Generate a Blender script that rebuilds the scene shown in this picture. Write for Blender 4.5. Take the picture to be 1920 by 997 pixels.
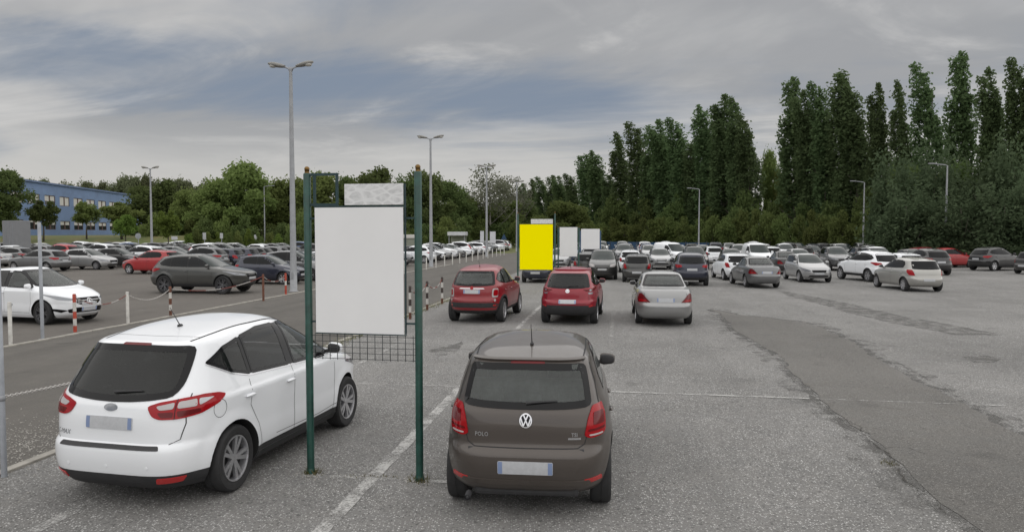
import bpy, bmesh, math, random
import numpy as np
from mathutils import Vector, Matrix
from mathutils.geometry import delaunay_2d_cdt

for _o in list(bpy.data.objects):
    bpy.data.objects.remove(_o, do_unlink=True)
scene = bpy.context.scene
COL = scene.collection

# ------------------------------------------------------------------ camera
CAM_H = 2.77
FPX = 1330.0                      # focal length in pixels of the 1920 wide photograph
PITCH = 0.0458                    # looking slightly down
cam_data = bpy.data.cameras.new('camera')
cam_data.sensor_width = 36.0
cam_data.lens = 36.0 * FPX / 1920.0
cam_data.clip_start = 0.05
cam_data.clip_end = 3000.0
cam = bpy.data.objects.new('camera', cam_data)
COL.objects.link(cam)
cam.location = (0.0, 0.0, CAM_H)
cam.rotation_euler = (math.radians(90.0) - PITCH, 0.0, 0.0)
scene.camera = cam

SKY_OFF = (3.1, 7.7, 1.3, 4.4)
# ------------------------------------------------------------------ sky, sun, exposure
SUN_DIR = Vector((0.22, -0.20, 1.0)).normalized()      # towards the sun, veiled by cloud
world = bpy.data.worlds.new('World')
scene.world = world
world.use_nodes = True
wn, wl = world.node_tree.nodes, world.node_tree.links
wn.clear()


def wnode(kind, **kw):
    n = wn.new(kind)
    for k, v in kw.items():
        setattr(n, k, v)
    return n


def wmath(op, a, b=None, clamp=False):
    n = wn.new('ShaderNodeMath')
    n.operation = op
    n.use_clamp = clamp
    for i, v in enumerate((a, b)):
        if v is None:
            continue
        if isinstance(v, (int, float)):
            n.inputs[i].default_value = v
        else:
            wl.new(v, n.inputs[i])
    return n.outputs[0]


def wmix(fac, a, b):
    n = wn.new('ShaderNodeMix')
    n.data_type = 'RGBA'
    n.clamp_factor = True
    if isinstance(fac, (int, float)):
        n.inputs[0].default_value = fac
    else:
        wl.new(fac, n.inputs[0])
    for i, v in ((6, a), (7, b)):
        if isinstance(v, tuple):
            n.inputs[i].default_value = (*v, 1.0)
        else:
            wl.new(v, n.inputs[i])
    return n.outputs[2]


def wramp(v, lo, hi):
    n = wn.new('ShaderNodeMapRange')
    n.interpolation_type = 'SMOOTHSTEP'
    wl.new(v, n.inputs['Value'])
    n.inputs['From Min'].default_value = lo
    n.inputs['From Max'].default_value = hi
    return n.outputs[0]


sky = wnode('ShaderNodeTexSky', sky_type='NISHITA')
sky.sun_disc = False
sky.sun_elevation = math.asin(SUN_DIR.z)
sky.sun_rotation = math.atan2(SUN_DIR.x, SUN_DIR.y)
sky.air_density = 1.0
sky.dust_density = 1.5
tc = wnode('ShaderNodeTexCoord')
sep = wnode('ShaderNodeSeparateXYZ')
wl.new(tc.outputs['Generated'], sep.inputs[0])
zz = wmath('MAXIMUM', sep.outputs[2], 0.0)
den = wmath('ADD', zz, 0.17)
cu = wmath('DIVIDE', sep.outputs[0], den)
cv = wmath('DIVIDE', sep.outputs[1], den)


def cloud_noise(sx, sy, off, scale, detail, rough, dist, skew=0.0):
    comb = wnode('ShaderNodeCombineXYZ')
    wl.new(wmath('MULTIPLY', cu, sx), comb.inputs[0])
    v = wmath('MULTIPLY', cv, sy)
    if skew:
        v = wmath('ADD', v, wmath('MULTIPLY', cu, skew))
    wl.new(v, comb.inputs[1])
    comb.inputs[2].default_value = off
    n = wnode('ShaderNodeTexNoise')
    n.inputs['Scale'].default_value = scale
    n.inputs['Detail'].default_value = detail
    n.inputs['Roughness'].default_value = rough
    n.inputs['Distortion'].default_value = dist
    wl.new(comb.outputs[0], n.inputs['Vector'])
    return n.outputs[0]


veil = cloud_noise(0.42, 0.62, SKY_OFF[0], 0.80, 6.0, 0.52, 0.7, 0.10)      # where the veil thins to blue
wisp = cloud_noise(0.30, 1.1, SKY_OFF[1], 1.2, 7.0, 0.60, 0.6, 0.22)        # drawn-out wisps
dark = cloud_noise(0.8, 0.9, SKY_OFF[2], 0.7, 6.0, 0.55, 0.4)               # grey undersides
cover = wmath('ADD', wmath('MULTIPLY', veil, 0.70), wmath('MULTIPLY', wisp, 0.30))
# a thinner, bluer belt runs across the middle of the sky, widest to the left
wav = wmath('ADD', zz, wmath('MULTIPLY', wmath('SUBTRACT', wisp, 0.5), 0.15))
belt = wmath('MULTIPLY', wramp(wav, 0.125, 0.165), wramp(wav, 0.26, 0.20))
belt = wmath('MULTIPLY', belt, wmath('ADD', wmath('MULTIPLY', wramp(sep.outputs[0], 0.30, -0.10), 0.10), 0.035))
fib = cloud_noise(0.50, 1.0, SKY_OFF[3], 1.1, 8.0, 0.60, 1.6, 0.30)         # torn ice cloud
cover = wmath('SUBTRACT', wmath('ADD', cover, 0.10), belt)
cover = wmath('ADD', cover, wmath('MULTIPLY', wmath('SUBTRACT', fib, 0.5), 0.24))
mask = wramp(cover, 0.40, 0.58)
mask = wmath('MAXIMUM', mask, wramp(zz, 0.14, 0.06))                        # haze towards the horizon
grey = wmix(wramp(dark, 0.40, 0.64), (3.20, 3.14, 3.06), (2.02, 2.03, 2.06))
grey = wmix(wmath('MULTIPLY', wramp(fib, 0.50, 0.70), 0.6), grey, (3.65, 3.57, 3.46))
grey = wmix(wramp(zz, 0.15, 0.05), grey, (3.25, 3.16, 3.04))
col = wmix(mask, (1.25, 1.50, 1.90), grey)
col = wmix(0.04, col, sky.outputs[0])
bg = wnode('ShaderNodeBackground')
bg.inputs['Strength'].default_value = 0.1
wl.new(col, bg.inputs['Color'])
wo = wnode('ShaderNodeOutputWorld')
wl.new(bg.outputs[0], wo.inputs['Surface'])

sun_data = bpy.data.lights.new('sun', 'SUN')
sun_data.energy = 1.5
sun_data.angle = math.radians(160.0)
sun_data.color = (1.0, 0.975, 0.94)
sun = bpy.data.objects.new('sun', sun_data)
COL.objects.link(sun)
sun.rotation_euler = SUN_DIR.to_track_quat('Z', 'Y').to_euler()
sun.location = (-30, -30, 60)

scene.view_settings.view_transform = 'Standard'
scene.view_settings.look = 'None'
scene.view_settings.exposure = 0.8
scene.view_settings.gamma = 1.0
scene.view_settings.use_curve_mapping = False
scene.render.engine = 'CYCLES'
scene.cycles.max_bounces = 6
scene.cycles.transparent_max_bounces = 8

# ------------------------------------------------------------------ where things stand
ROW = 0.1478                      # the bays and the road run this far to the right of the view
SU, CU_ = math.sin(ROW), math.cos(ROW)


def RC(u, v, z=0.0):
    """u metres along the road, v metres across it (right positive)"""
    return Vector((u * SU + v * CU_, u * CU_ - v * SU, z))


def to_uv(p):
    return p[0] * SU + p[1] * CU_, p[0] * CU_ - p[1] * SU


def ray(px, py):
    dx, dy = (px - 960.0) / FPX, (498.5 - py) / FPX
    c, s = math.cos(PITCH), math.sin(PITCH)
    return Vector((dx, c + dy * s, -s + dy * c))


def G(px, py, z=0.0):
    """the point of the ground seen at a place of the photograph"""
    d = ray(px, py)
    t = (z - CAM_H) / d.z
    return Vector((d.x * t, d.y * t, z))


def AT(px, py, depth):
    d = ray(px, py)
    t = depth / d.y
    return Vector((d.x * t, depth, CAM_H + d.z * t))


# ------------------------------------------------------------------ materials
MATS = {}


def new_mat(name):
    m = bpy.data.materials.new(name)
    m.use_nodes = True
    nt = m.node_tree
    b = nt.nodes.get('Principled BSDF')
    MATS[name] = m
    return m, nt, b


def simple(name, col, rough=0.5, metal=0.0, coat=0.0, spec=0.5, noise=0.0, nscale=8.0, bump=0.0, bscale=60.0, dirt=None):
    m, nt, b = new_mat(name)
    b.inputs['Base Color'].default_value = (*col, 1.0)
    b.inputs['Roughness'].default_value = rough
    b.inputs['Metallic'].default_value = metal
    b.inputs['Coat Weight'].default_value = coat
    b.inputs['Coat Roughness'].default_value = 0.04
    b.inputs['Specular IOR Level'].default_value = spec
    if noise or bump:
        t = nt.nodes.new('ShaderNodeTexCoord')
    if noise:
        n = nt.nodes.new('ShaderNodeTexNoise')
        n.inputs['Scale'].default_value = nscale
        n.inputs['Detail'].default_value = 6.0
        n.inputs['Roughness'].default_value = 0.65
        nt.links.new(t.outputs['Object'], n.inputs['Vector'])
        r = nt.nodes.new('ShaderNodeMapRange')
        r.inputs['From Min'].default_value = 0.3
        r.inputs['From Max'].default_value = 0.7
        nt.links.new(n.outputs[0], r.inputs['Value'])
        mx = nt.nodes.new('ShaderNodeMix')
        mx.data_type = 'RGBA'
        lo = tuple(c * (1.0 - noise) for c in col) if dirt is None else dirt
        mx.inputs[6].default_value = (*lo, 1.0)
        mx.inputs[7].default_value = (*[min(1.0, c * (1.0 + (noise if dirt is None else 0.0))) for c in col], 1.0)
        nt.links.new(r.outputs[0], mx.inputs[0])
        nt.links.new(mx.outputs[2], b.inputs['Base Color'])
        r2 = nt.nodes.new('ShaderNodeMapRange')
        r2.inputs['To Min'].default_value = max(0.02, rough * 0.8)
        r2.inputs['To Max'].default_value = min(1.0, rough * 1.25)
        nt.links.new(n.outputs[0], r2.inputs['Value'])
        nt.links.new(r2.outputs[0], b.inputs['Roughness'])
    if bump:
        n2 = nt.nodes.new('ShaderNodeTexNoise')
        n2.inputs['Scale'].default_value = bscale
        n2.inputs['Detail'].default_value = 4.0
        nt.links.new(t.outputs['Object'], n2.inputs['Vector'])
        bp = nt.nodes.new('ShaderNodeBump')
        bp.inputs['Strength'].default_value = bump
        bp.inputs['Distance'].default_value = 0.01
        nt.links.new(n2.outputs[0], bp.inputs['Height'])
        nt.links.new(bp.outputs[0], b.inputs['Normal'])
    return m


# ------------------------------------------------------------------ mesh helpers
def link(o, parent=None):
    COL.objects.link(o)
    if parent is not None:
        o.parent = parent
    return o


def tag(o, label=None, category=None, group=None, kind=None):
    if label:
        o['label'] = label
    if category:
        o['category'] = category
    if group:
        o['group'] = group
    if kind:
        o['kind'] = kind
    return o


def empty(name, loc=(0, 0, 0), rz=0.0, parent=None):
    o = bpy.data.objects.new(name, None)
    o.empty_display_size = 0.2
    link(o, parent)
    o.location = loc
    o.rotation_euler = (0, 0, rz)
    return o


class MB:
    """collects shapes into one mesh"""

    def __init__(self):
        self.v, self.f, self.m, self.s = [], [], [], []

    def add(self, verts, faces, mi=0, smooth=False):
        b = len(self.v)
        self.v.extend([tuple(p) for p in verts])
        for f in faces:
            self.f.append(tuple(i + b for i in f))
            self.m.append(mi)
            self.s.append(smooth)
        return self

    def box(self, c, s, mi=0, rot=None, bevel=0.0):
        hx, hy, hz = s[0] / 2, s[1] / 2, s[2] / 2
        if bevel > 0:
            bv = min(bevel, hx * 0.9, hy * 0.9, hz * 0.9)
            bm = bmesh.new()
            bmesh.ops.create_cube(bm, size=1.0)
            for v in bm.verts:
                v.co = Vector((v.co.x * s[0], v.co.y * s[1], v.co.z * s[2]))
            bmesh.ops.bevel(bm, geom=bm.edges[:], offset=bv, segments=2, affect='EDGES', profile=0.6)
            bm.verts.index_update()
            vs = [v.co.copy() for v in bm.verts]
            fs = [tuple(v.index for v in f.verts) for f in bm.faces]
            bm.free()
        else:
            vs = [Vector((x, y, z)) for x in (-hx, hx) for y in (-hy, hy) for z in (-hz, hz)]
            fs = [(0, 1, 3, 2), (4, 6, 7, 5), (0, 4, 5, 1), (2, 3, 7, 6), (0, 2, 6, 4), (1, 5, 7, 3)]
        if rot is not None:
            vs = [rot @ p for p in vs]
        return self.add([p + Vector(c) for p in vs], fs, mi, False)

    def tube(self, pts, radii, n=8, mi=0, smooth=True, caps=True):
        pts = [Vector(p) for p in pts]
        if isinstance(radii, (int, float)):
            radii = [radii] * len(pts)
        vs, fs = [], []
        ref = None
        for i, p in enumerate(pts):
            a = pts[max(i - 1, 0)]
            b = pts[min(i + 1, len(pts) - 1)]
            t = (b - a).normalized()
            if ref is None:
                ref = Vector((0, 0, 1)) if abs(t.z) < 0.9 else Vector((1, 0, 0))
            x = t.cross(ref).normalized()
            y = t.cross(x).normalized()
            ref = y.cross(t) * -1 if False else ref
            for k in range(n):
                an = 2 * math.pi * k / n
                vs.append(p + (x * math.cos(an) + y * math.sin(an)) * radii[i])
        for i in range(len(pts) - 1):
            for k in range(n):
                a, b = i * n + k, i * n + (k + 1) % n
                fs.append((a, b, b + n, a + n))
        self.add(vs, fs, mi, smooth)
        if caps:
            b = len(self.v) - len(vs)
            self.f.append(tuple(b + k for k in range(n))[::-1])
            self.m.append(mi)
            self.s.append(False)
            e = b + (len(pts) - 1) * n
            self.f.append(tuple(e + k for k in range(n)))
            self.m.append(mi)
            self.s.append(False)
        return self

    def lathe(self, prof, n=24, mi=0, axis='Z', c=(0, 0, 0), smooth=True):
        """prof: list of (radius, height)"""
        vs, fs = [], []
        for r, h in prof:
            for k in range(n):
                an = 2 * math.pi * k / n
                a, b = r * math.cos(an), r * math.sin(an)
                p = (a, b, h) if axis == 'Z' else ((a, h, b) if axis == 'Y' else (h, a, b))
                vs.append(Vector(p) + Vector(c))
        for i in range(len(prof) - 1):
            for k in range(n):
                a, b = i * n + k, i * n + (k + 1) % n
                q = (a, b, b + n, a + n)
                fs.append(q if axis != 'Y' else q[::-1])
        return self.add(vs, fs, mi, smooth)

    def sphere(self, c, r, n=12, m=8, mi=0):
        if isinstance(r, (int, float)):
            r = (r, r, r)
        vs, fs = [], []
        for i in range(m + 1):
            th = math.pi * i / m
            for k in range(n):
                ph = 2 * math.pi * k / n
                vs.append((c[0] + r[0] * math.sin(th) * math.cos(ph), c[1] + r[1] * math.sin(th) * math.sin(ph), c[2] + r[2] * math.cos(th)))
        for i in range(m):
            for k in range(n):
                a, b = i * n + k, i * n + (k + 1) % n
                fs.append((a, a + n, b + n, b))
        return self.add(vs, fs, mi, True)

    def prism(self, poly, z0, z1, mi=0):
        n = len(poly)
        vs = [(p[0], p[1], z0) for p in poly] + [(p[0], p[1], z1) for p in poly]
        fs = [tuple(range(n))[::-1], tuple(range(n, 2 * n))]
        fs += [(i, (i + 1) % n, n + (i + 1) % n, n + i) for i in range(n)]
        return self.add(vs, fs, mi, False)

    def mesh(self, name, mats):
        me = bpy.data.meshes.new(name)
        me.from_pydata(self.v, [], self.f)
        for m in (mats if isinstance(mats, (list, tuple)) else [mats]):
            me.materials.append(MATS[m] if isinstance(m, str) else m)
        me.polygons.foreach_set('material_index', self.m)
        me.polygons.foreach_set('use_smooth', self.s)
        me.update()
        return me

    def build(self, name, mats, parent=None, loc=None):
        o = bpy.data.objects.new(name, self.mesh(name, mats))
        link(o, parent)
        if loc is not None:
            o.location = loc
        return o


def sheet(name, poly, z, mat, res=None):
    """a flat sheet of the ground"""
    mb = MB()
    mb.add([(p[0], p[1], z) for p in poly], [tuple(range(len(poly)))])
    return mb.build(name, mat)
# ------------------------------------------------------------------ car materials
simple('rubber', (0.022, 0.022, 0.023), 0.85, noise=0.35, nscale=20)
simple('black_plastic', (0.028, 0.028, 0.03), 0.6, noise=0.25, nscale=14)
simple('gloss_black', (0.007, 0.007, 0.008), 0.08, spec=0.25)
simple('wheel_well', (0.012, 0.012, 0.012), 0.95)
simple('alloy', (0.50, 0.50, 0.52), 0.32, metal=0.75, noise=0.15, nscale=30)
simple('dark_alloy', (0.14, 0.14, 0.15), 0.35, metal=0.7)
simple('steel_dark', (0.07, 0.07, 0.075), 0.6, metal=0.4)
simple('chrome', (0.62, 0.62, 0.64), 0.2, metal=1.0)
simple('glass_dark', (0.007, 0.008, 0.009), 0.03, spec=0.2)
simple('glass_tint', (0.022, 0.030, 0.029), 0.04, spec=0.28, noise=0.3, nscale=2.5)
simple('lamp_red', (0.30, 0.004, 0.008), 0.12, spec=0.3, coat=0.1)
simple('lamp_dark_red', (0.115, 0.005, 0.007), 0.12, spec=0.3, coat=0.1)
simple('lamp_clear', (0.42, 0.40, 0.40), 0.15, spec=0.4)
simple('lamp_smoked', (0.22, 0.23, 0.25), 0.12, coat=0.9, metal=0.3)
simple('reflector_red', (0.42, 0.025, 0.025), 0.25, coat=0.4)
simple('plate_white', (0.46, 0.47, 0.49), 0.4, noise=0.08, nscale=20)
simple('plate_blue', (0.20, 0.26, 0.42), 0.4)
simple('seam', (0.015, 0.015, 0.016), 0.8)


def paint(name, col, metal=0.0, rough=0.32, coat=0.7, flake=0.0):
    m, nt, b = new_mat(name)
    b.inputs['Base Color'].default_value = (*col, 1.0)
    b.inputs['Metallic'].default_value = metal
    b.inputs['Coat Weight'].default_value = coat
    b.inputs['Coat Roughness'].default_value = 0.05
    t = nt.nodes.new('ShaderNodeTexCoord')
    n = nt.nodes.new('ShaderNodeTexNoise')
    n.inputs['Scale'].default_value = 2.2
    n.inputs['Detail'].default_value = 7.0
    n.inputs['Roughness'].default_value = 0.7
    nt.links.new(t.outputs['Object'], n.inputs['Vector'])
    # a little road dust lies on the paint, thicker low on the panels
    sp = nt.nodes.new('ShaderNodeSeparateXYZ')
    nt.links.new(t.outputs['Object'], sp.inputs[0])
    h = nt.nodes.new('ShaderNodeMapRange')
    h.inputs['From Min'].default_value = 0.75
    h.inputs['From Max'].default_value = 0.2
    h.inputs['To Min'].default_value = 0.02
    h.inputs['To Max'].default_value = 0.20
    nt.links.new(sp.outputs[2], h.inputs['Value'])
    mu = nt.nodes.new('ShaderNodeMath')
    mu.operation = 'MULTIPLY'
    nt.links.new(h.outputs[0], mu.inputs[0])
    nt.links.new(n.outputs[0], mu.inputs[1])
    mx = nt.nodes.new('ShaderNodeMix')
    mx.data_type = 'RGBA'
    mx.inputs[6].default_value = (*col, 1.0)
    mx.inputs[7].default_value = (0.20, 0.185, 0.165, 1.0)
    nt.links.new(mu.outputs[0], mx.inputs[0])
    # the inner side of the shell is lined with dark trim
    geo = nt.nodes.new('ShaderNodeNewGeometry')
    inn = nt.nodes.new('ShaderNodeMix')
    inn.data_type = 'RGBA'
    inn.inputs[7].default_value = (0.16, 0.16, 0.155, 1.0)
    nt.links.new(geo.outputs['Backfacing'], inn.inputs[0])
    nt.links.new(mx.outputs[2], inn.inputs[6])
    nt.links.new(inn.outputs[2], b.inputs['Base Color'])
    r = nt.nodes.new('ShaderNodeMapRange')
    r.inputs['To Min'].default_value = rough * 0.75
    r.inputs['To Max'].default_value = rough * 1.5
    nt.links.new(n.outputs[0], r.inputs['Value'])
    nt.links.new(r.outputs[0], b.inputs['Roughness'])
    return m


paint('paint_white', (0.79, 0.81, 0.84), coat=0.8, rough=0.35)
paint('paint_silver', (0.40, 0.405, 0.41), metal=0.55)
paint('paint_silver_beige', (0.38, 0.375, 0.355), metal=0.55)
paint('paint_silver_mid', (0.30, 0.302, 0.304), metal=0.5)
paint('paint_grey', (0.16, 0.163, 0.168), metal=0.5)
paint('paint_dark_grey', (0.06, 0.06, 0.06), metal=0.45)
paint('paint_brown', (0.066, 0.054, 0.047), metal=0.35, rough=0.4, coat=0.6)
paint('paint_olive_grey', (0.058, 0.059, 0.056), metal=0.35)
paint('paint_red', (0.33, 0.016, 0.020), coat=0.4)
paint('paint_deep_red', (0.22, 0.008, 0.014), coat=0.4)
paint('paint_crimson', (0.24, 0.005, 0.018), metal=0.1, coat=0.4)
paint('paint_navy', (0.014, 0.018, 0.038), metal=0.2)
paint('paint_black', (0.014, 0.014, 0.016))
paint('paint_blue', (0.05, 0.09, 0.2), metal=0.3)


def clear_glass(name, tint, ior=1.45, dust_haze=0.05):
    m, nt, b = new_mat(name)
    nt.nodes.remove(b)
    t = nt.nodes.new('ShaderNodeBsdfTransparent')
    t.inputs[0].default_value = (*tint, 1.0)
    g = nt.nodes.new('ShaderNodeBsdfGlossy')
    g.inputs['Roughness'].default_value = 0.02
    f = nt.nodes.new('ShaderNodeFresnel')
    f.inputs[0].default_value = ior
    mx = nt.nodes.new('ShaderNodeMixShader')
    nt.links.new(f.outputs[0], mx.inputs[0])
    nt.links.new(t.outputs[0], mx.inputs[1])
    nt.links.new(g.outputs[0], mx.inputs[2])
    # dusty film, uneven; its green-grey also paints in the sky's reflection
    d = nt.nodes.new('ShaderNodeBsdfDiffuse')
    d.inputs[0].default_value = (0.50, 0.54, 0.52, 1.0)
    tc_ = nt.nodes.new('ShaderNodeTexCoord')
    n = nt.nodes.new('ShaderNodeTexNoise')
    n.inputs['Scale'].default_value = 2.2
    n.inputs['Detail'].default_value = 5.0
    nt.links.new(tc_.outputs['Object'], n.inputs['Vector'])
    r = nt.nodes.new('ShaderNodeMapRange')
    r.inputs['To Min'].default_value = dust_haze * 0.4
    r.inputs['To Max'].default_value = dust_haze * 1.6
    nt.links.new(n.outputs[0], r.inputs['Value'])
    m2 = nt.nodes.new('ShaderNodeMixShader')
    nt.links.new(r.outputs[0], m2.inputs[0])
    nt.links.new(mx.outputs[0], m2.inputs[1])
    nt.links.new(d.outputs[0], m2.inputs[2])
    nt.links.new(m2.outputs[0], nt.nodes['Material Output'].inputs[0])
    return m


clear_glass('glass_privacy', (0.20, 0.20, 0.21), dust_haze=0.02)
clear_glass('glass_clear', (0.74, 0.80, 0.78), dust_haze=0.09)
simple('seat_cloth', (0.10, 0.10, 0.105), 0.9, noise=0.3, nscale=12)
simple('dash_plastic', (0.06, 0.06, 0.062), 0.7)


# ------------------------------------------------------------------ a car's skin as a formula
def pchip(pts):
    """monotone cubic through the points; returns a function of an array"""
    x = np.array([p[0] for p in pts], float)
    y = np.array([p[1] for p in pts], float)
    h = np.diff(x)
    d = np.diff(y) / h
    m = np.zeros(len(x))
    for i in range(1, len(x) - 1):
        if d[i - 1] * d[i] > 0:
            w1, w2 = 2 * h[i] + h[i - 1], h[i] + 2 * h[i - 1]
            m[i] = (w1 + w2) / (w1 / d[i - 1] + w2 / d[i])
    m[0], m[-1] = d[0], d[-1]

    def f(q):
        q = np.clip(np.asarray(q, float), x[0], x[-1])
        i = np.clip(np.searchsorted(x, q, side='right') - 1, 0, len(x) - 2)
        t = (q - x[i]) / h[i]
        return ((2 * t ** 3 - 3 * t ** 2 + 1) * y[i] + (t ** 3 - 2 * t ** 2 + t) * h[i] * m[i]
                + (-2 * t ** 3 + 3 * t ** 2) * y[i + 1] + (t ** 3 - t ** 2) * h[i] * m[i + 1])
    return f


class Shell:
    """every level slice of the body is one rounded outline from rear to front"""

    def __init__(self, rear, front, wid, nr, nf, sc=(1, 1, 1), wheels=None, flare=0.018):
        sx, sy, sz = sc
        self.zb, self.zt = rear[0][0] * sz, rear[-1][0] * sz
        s = np.linspace(0, 1, 3000)
        z = self.zb + (self.zt - self.zb) * (1 - (1 - s) ** 2.6)
        self.z = z
        self.xr = pchip(rear)(z / sz) * sx
        self.xf = pchip(front)(z / sz) * sx
        self.W = np.maximum(pchip(wid)(z / sz) * sy, 1e-4)
        self.nr = np.interp(z / sz, [p[0] for p in nr], [p[1] for p in nr])
        self.nf = np.interp(z / sz, [p[0] for p in nf], [p[1] for p in nf])
        self.wheels = wheels          # (rear axle x, front axle x, hub z, arch radius)
        self.flare = flare

    def at(self, z):
        return [np.interp(z, self.z, a) for a in (self.xr, self.xf, self.W, self.nr, self.nf)]

    def push(self, p):
        """wheel arches swell a little"""
        if not self.wheels or not self.flare:
            return p
        p = p.copy()
        xr, xf, hz, ra = self.wheels
        amt = np.zeros(len(p))
        for ax in (xr, xf):
            d = np.hypot(p[:, 0] - ax, p[:, 2] - hz)
            t = np.clip(1 - (d - ra) / 0.13, 0, 1)
            amt = np.maximum(amt, t * t * (3 - 2 * t))
        amt *= np.clip((np.abs(p[:, 1]) - 0.45) / 0.2, 0, 1)
        p[:, 1] += np.sign(p[:, 1]) * amt * self.flare
        return p

    def side(self, x, z, push=True):
        x, z = np.asarray(x, float), np.asarray(z, float)
        xr, xf, W, nr, nf = self.at(z)
        xm, a = (xr + xf) / 2, np.maximum((xf - xr) / 2, 1e-4)
        g = np.clip(np.abs(x - xm) / a, 0, 0.9999)
        n = np.where(x < xm, nr, nf)
        y = W * (1 - g ** n) ** (1 / n)
        p = np.stack([x, y, z], 1)
        return self.push(p) if push else p

    def end(self, y, z, front=False):
        y, z = np.asarray(y, float), np.asarray(z, float)
        xr, xf, W, nr, nf = self.at(z)
        xm, a = (xr + xf) / 2, (xf - xr) / 2
        n = nf if front else nr
        q = np.clip(np.abs(y) / W, 0, 0.9999)
        dx = a * (1 - q ** n) ** (1 / n)
        return self.push(np.stack([xm + dx if front else xm - dx, y, z], 1))

    def wrap(self, s, z, front=False):
        """s metres round the corner from the middle of the rear (or front), at level z; s>0 is the left side"""
        out = []
        for si, zi in zip(s, z):
            c = self.half(float(zi), 60, 60, front)
            d = np.concatenate([[0], np.cumsum(np.hypot(np.diff(c[:, 0]), np.diff(c[:, 1])))])
            x, y = np.interp(abs(si), d, c[:, 0]), np.interp(abs(si), d, c[:, 1])
            out.append((x, y if si >= 0 else -y, zi))
        return self.push(np.array(out))

    def top(self, x, y):
        x, y = np.asarray(x, float), np.asarray(y, float)
        lo, hi = np.full(len(x), self.zb + 0.4), np.full(len(x), self.zt)
        for _ in range(40):
            mid = (lo + hi) / 2
            ins = self.f(np.stack([x, y, mid], 1)) < 1
            lo, hi = np.where(ins, mid, lo), np.where(ins, hi, mid)
        return np.stack([x, y, lo], 1)

    def f(self, p):
        xr, xf, W, nr, nf = self.at(p[:, 2])
        xm, a = (xr + xf) / 2, np.maximum((xf - xr) / 2, 1e-4)
        n = np.where(p[:, 0] < xm, nr, nf)
        return (np.abs(p[:, 0] - xm) / a) ** n + (np.abs(p[:, 1]) / W) ** n

    def normal(self, p):
        e = 0.004
        g = np.stack([self.f(p + np.array(d) * e) - self.f(p - np.array(d) * e) for d in ((1, 0, 0), (0, 1, 0), (0, 0, 1))], 1)
        return g / np.maximum(np.linalg.norm(g, axis=1, keepdims=True), 1e-9)

    def half(self, z, ne, ns, front=None):
        """outline of one level on the left side: rear middle -> front middle (or half of it)"""
        xr, xf, W, nr, nf = [float(v) for v in self.at(np.array([z]))[0:5]] if False else [float(v[0]) for v in self.at(np.array([z]))]
        xm, a = (xr + xf) / 2, (xf - xr) / 2

        def quarter(n, sg):
            c = 0.5 ** (1 / n)
            k = np.linspace(0, 1, ne + 1)
            fy = c * (1 - (1 - k) ** 1.5)
            e = np.stack([xm + sg * a * (1 - fy ** n) ** (1 / n), W * fy], 1)
            k = np.linspace(0, 1, ns + 1)[1:]
            gx = c * (1 - k ** 1.25)
            s_ = np.stack([xm + sg * a * gx, W * (1 - gx ** n) ** (1 / n)], 1)
            return np.concatenate([e, s_])
        if front is True:
            return quarter(nf, 1)
        if front is False:
            return quarter(nr, -1)
        return np.concatenate([quarter(nr, -1), quarter(nf, 1)[::-1][1:]])

    def rows(self, step, extra):
        d = np.sqrt(np.diff(self.z) ** 2 + np.maximum.reduce([np.abs(np.diff(self.xr)), np.abs(np.diff(self.xf)), np.abs(np.diff(self.W))]) ** 2)
        c = np.concatenate([[0], np.cumsum(d)])
        n = int(c[-1] / step)
        zs = list(np.interp(np.linspace(0, c[-1], n + 1), c, self.z))
        for e in extra:
            i = min(range(len(zs)), key=lambda k: abs(zs[k] - e))
            zs[i] = e
        return sorted(zs)

    def body(self, step, ne, ns, trim_z=None, trim_mat=1):
        zs = self.rows(step, [trim_z] if trim_z else [])
        rings = []
        for z in zs:
            h = self.half(z, ne, ns)
            left = np.column_stack([h, np.full(len(h), z)])
            right = left[1:-1][::-1] * np.array([1, -1, 1])
            rings.append(np.concatenate([left, right]))
        m = len(rings[0])
        V = self.push(np.concatenate(rings))
        F, M = [], []
        for i in range(len(zs) - 1):
            mi = trim_mat if trim_z and (zs[i] + zs[i + 1]) / 2 < trim_z else 0
            for k in range(m):
                a, b = i * m + k, i * m + (k + 1) % m
                F.append((a, a + m, b + m, b))
                M.append(mi)
        nl = (m + 2) // 2
        for base, flip in ((0, False), ((len(zs) - 1) * m, True)):
            L = [base + i for i in range(nl)]
            R = [base] + [base + m - i for i in range(1, nl - 1)] + [base + nl - 1]
            for i in range(nl - 1):
                q = [L[i], L[i + 1], R[i + 1], R[i]]
                q = [q[j] for j in range(4) if q[j] != q[j - 1]]
                if len(q) > 2:
                    F.append(tuple(q if not flip else q[::-1]))
                    M.append(3 if base == 0 else 0)
        return V, F, M


# ------------------------------------------------------------------ pieces laid on the skin
class PD:
    def __init__(self, name, v, f, mat, parent=None, smooth=True, mi=None, sharp=None):
        self.name, self.v, self.f, self.parent, self.smooth = name, np.asarray(v, float), f, parent, smooth
        self.mats = [mat] if isinstance(mat, str) else list(mat)
        self.mi = mi or [0] * len(f)
        self.sharp = sharp
        self.me = None

    def mirror(self):
        return PD(self.name, self.v * np.array([1, -1, 1]), [t[::-1] for t in self.f], self.mats, self.parent, self.smooth, list(self.mi), self.sharp)

    def mesh(self):
        if self.me is None:
            me = bpy.data.meshes.new(self.name)
            me.from_pydata(self.v.tolist(), [], self.f)
            for m in self.mats:
                me.materials.append(MATS['paint_white' if m == 'PAINT' else m])
            me.polygons.foreach_set('material_index', self.mi)
            me.polygons.foreach_set('use_smooth', [self.smooth] * len(self.f))
            me.update()
            if self.smooth:
                me.set_sharp_from_angle(angle=math.radians(self.sharp or 38))
            self.me = me
        return self.me


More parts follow.
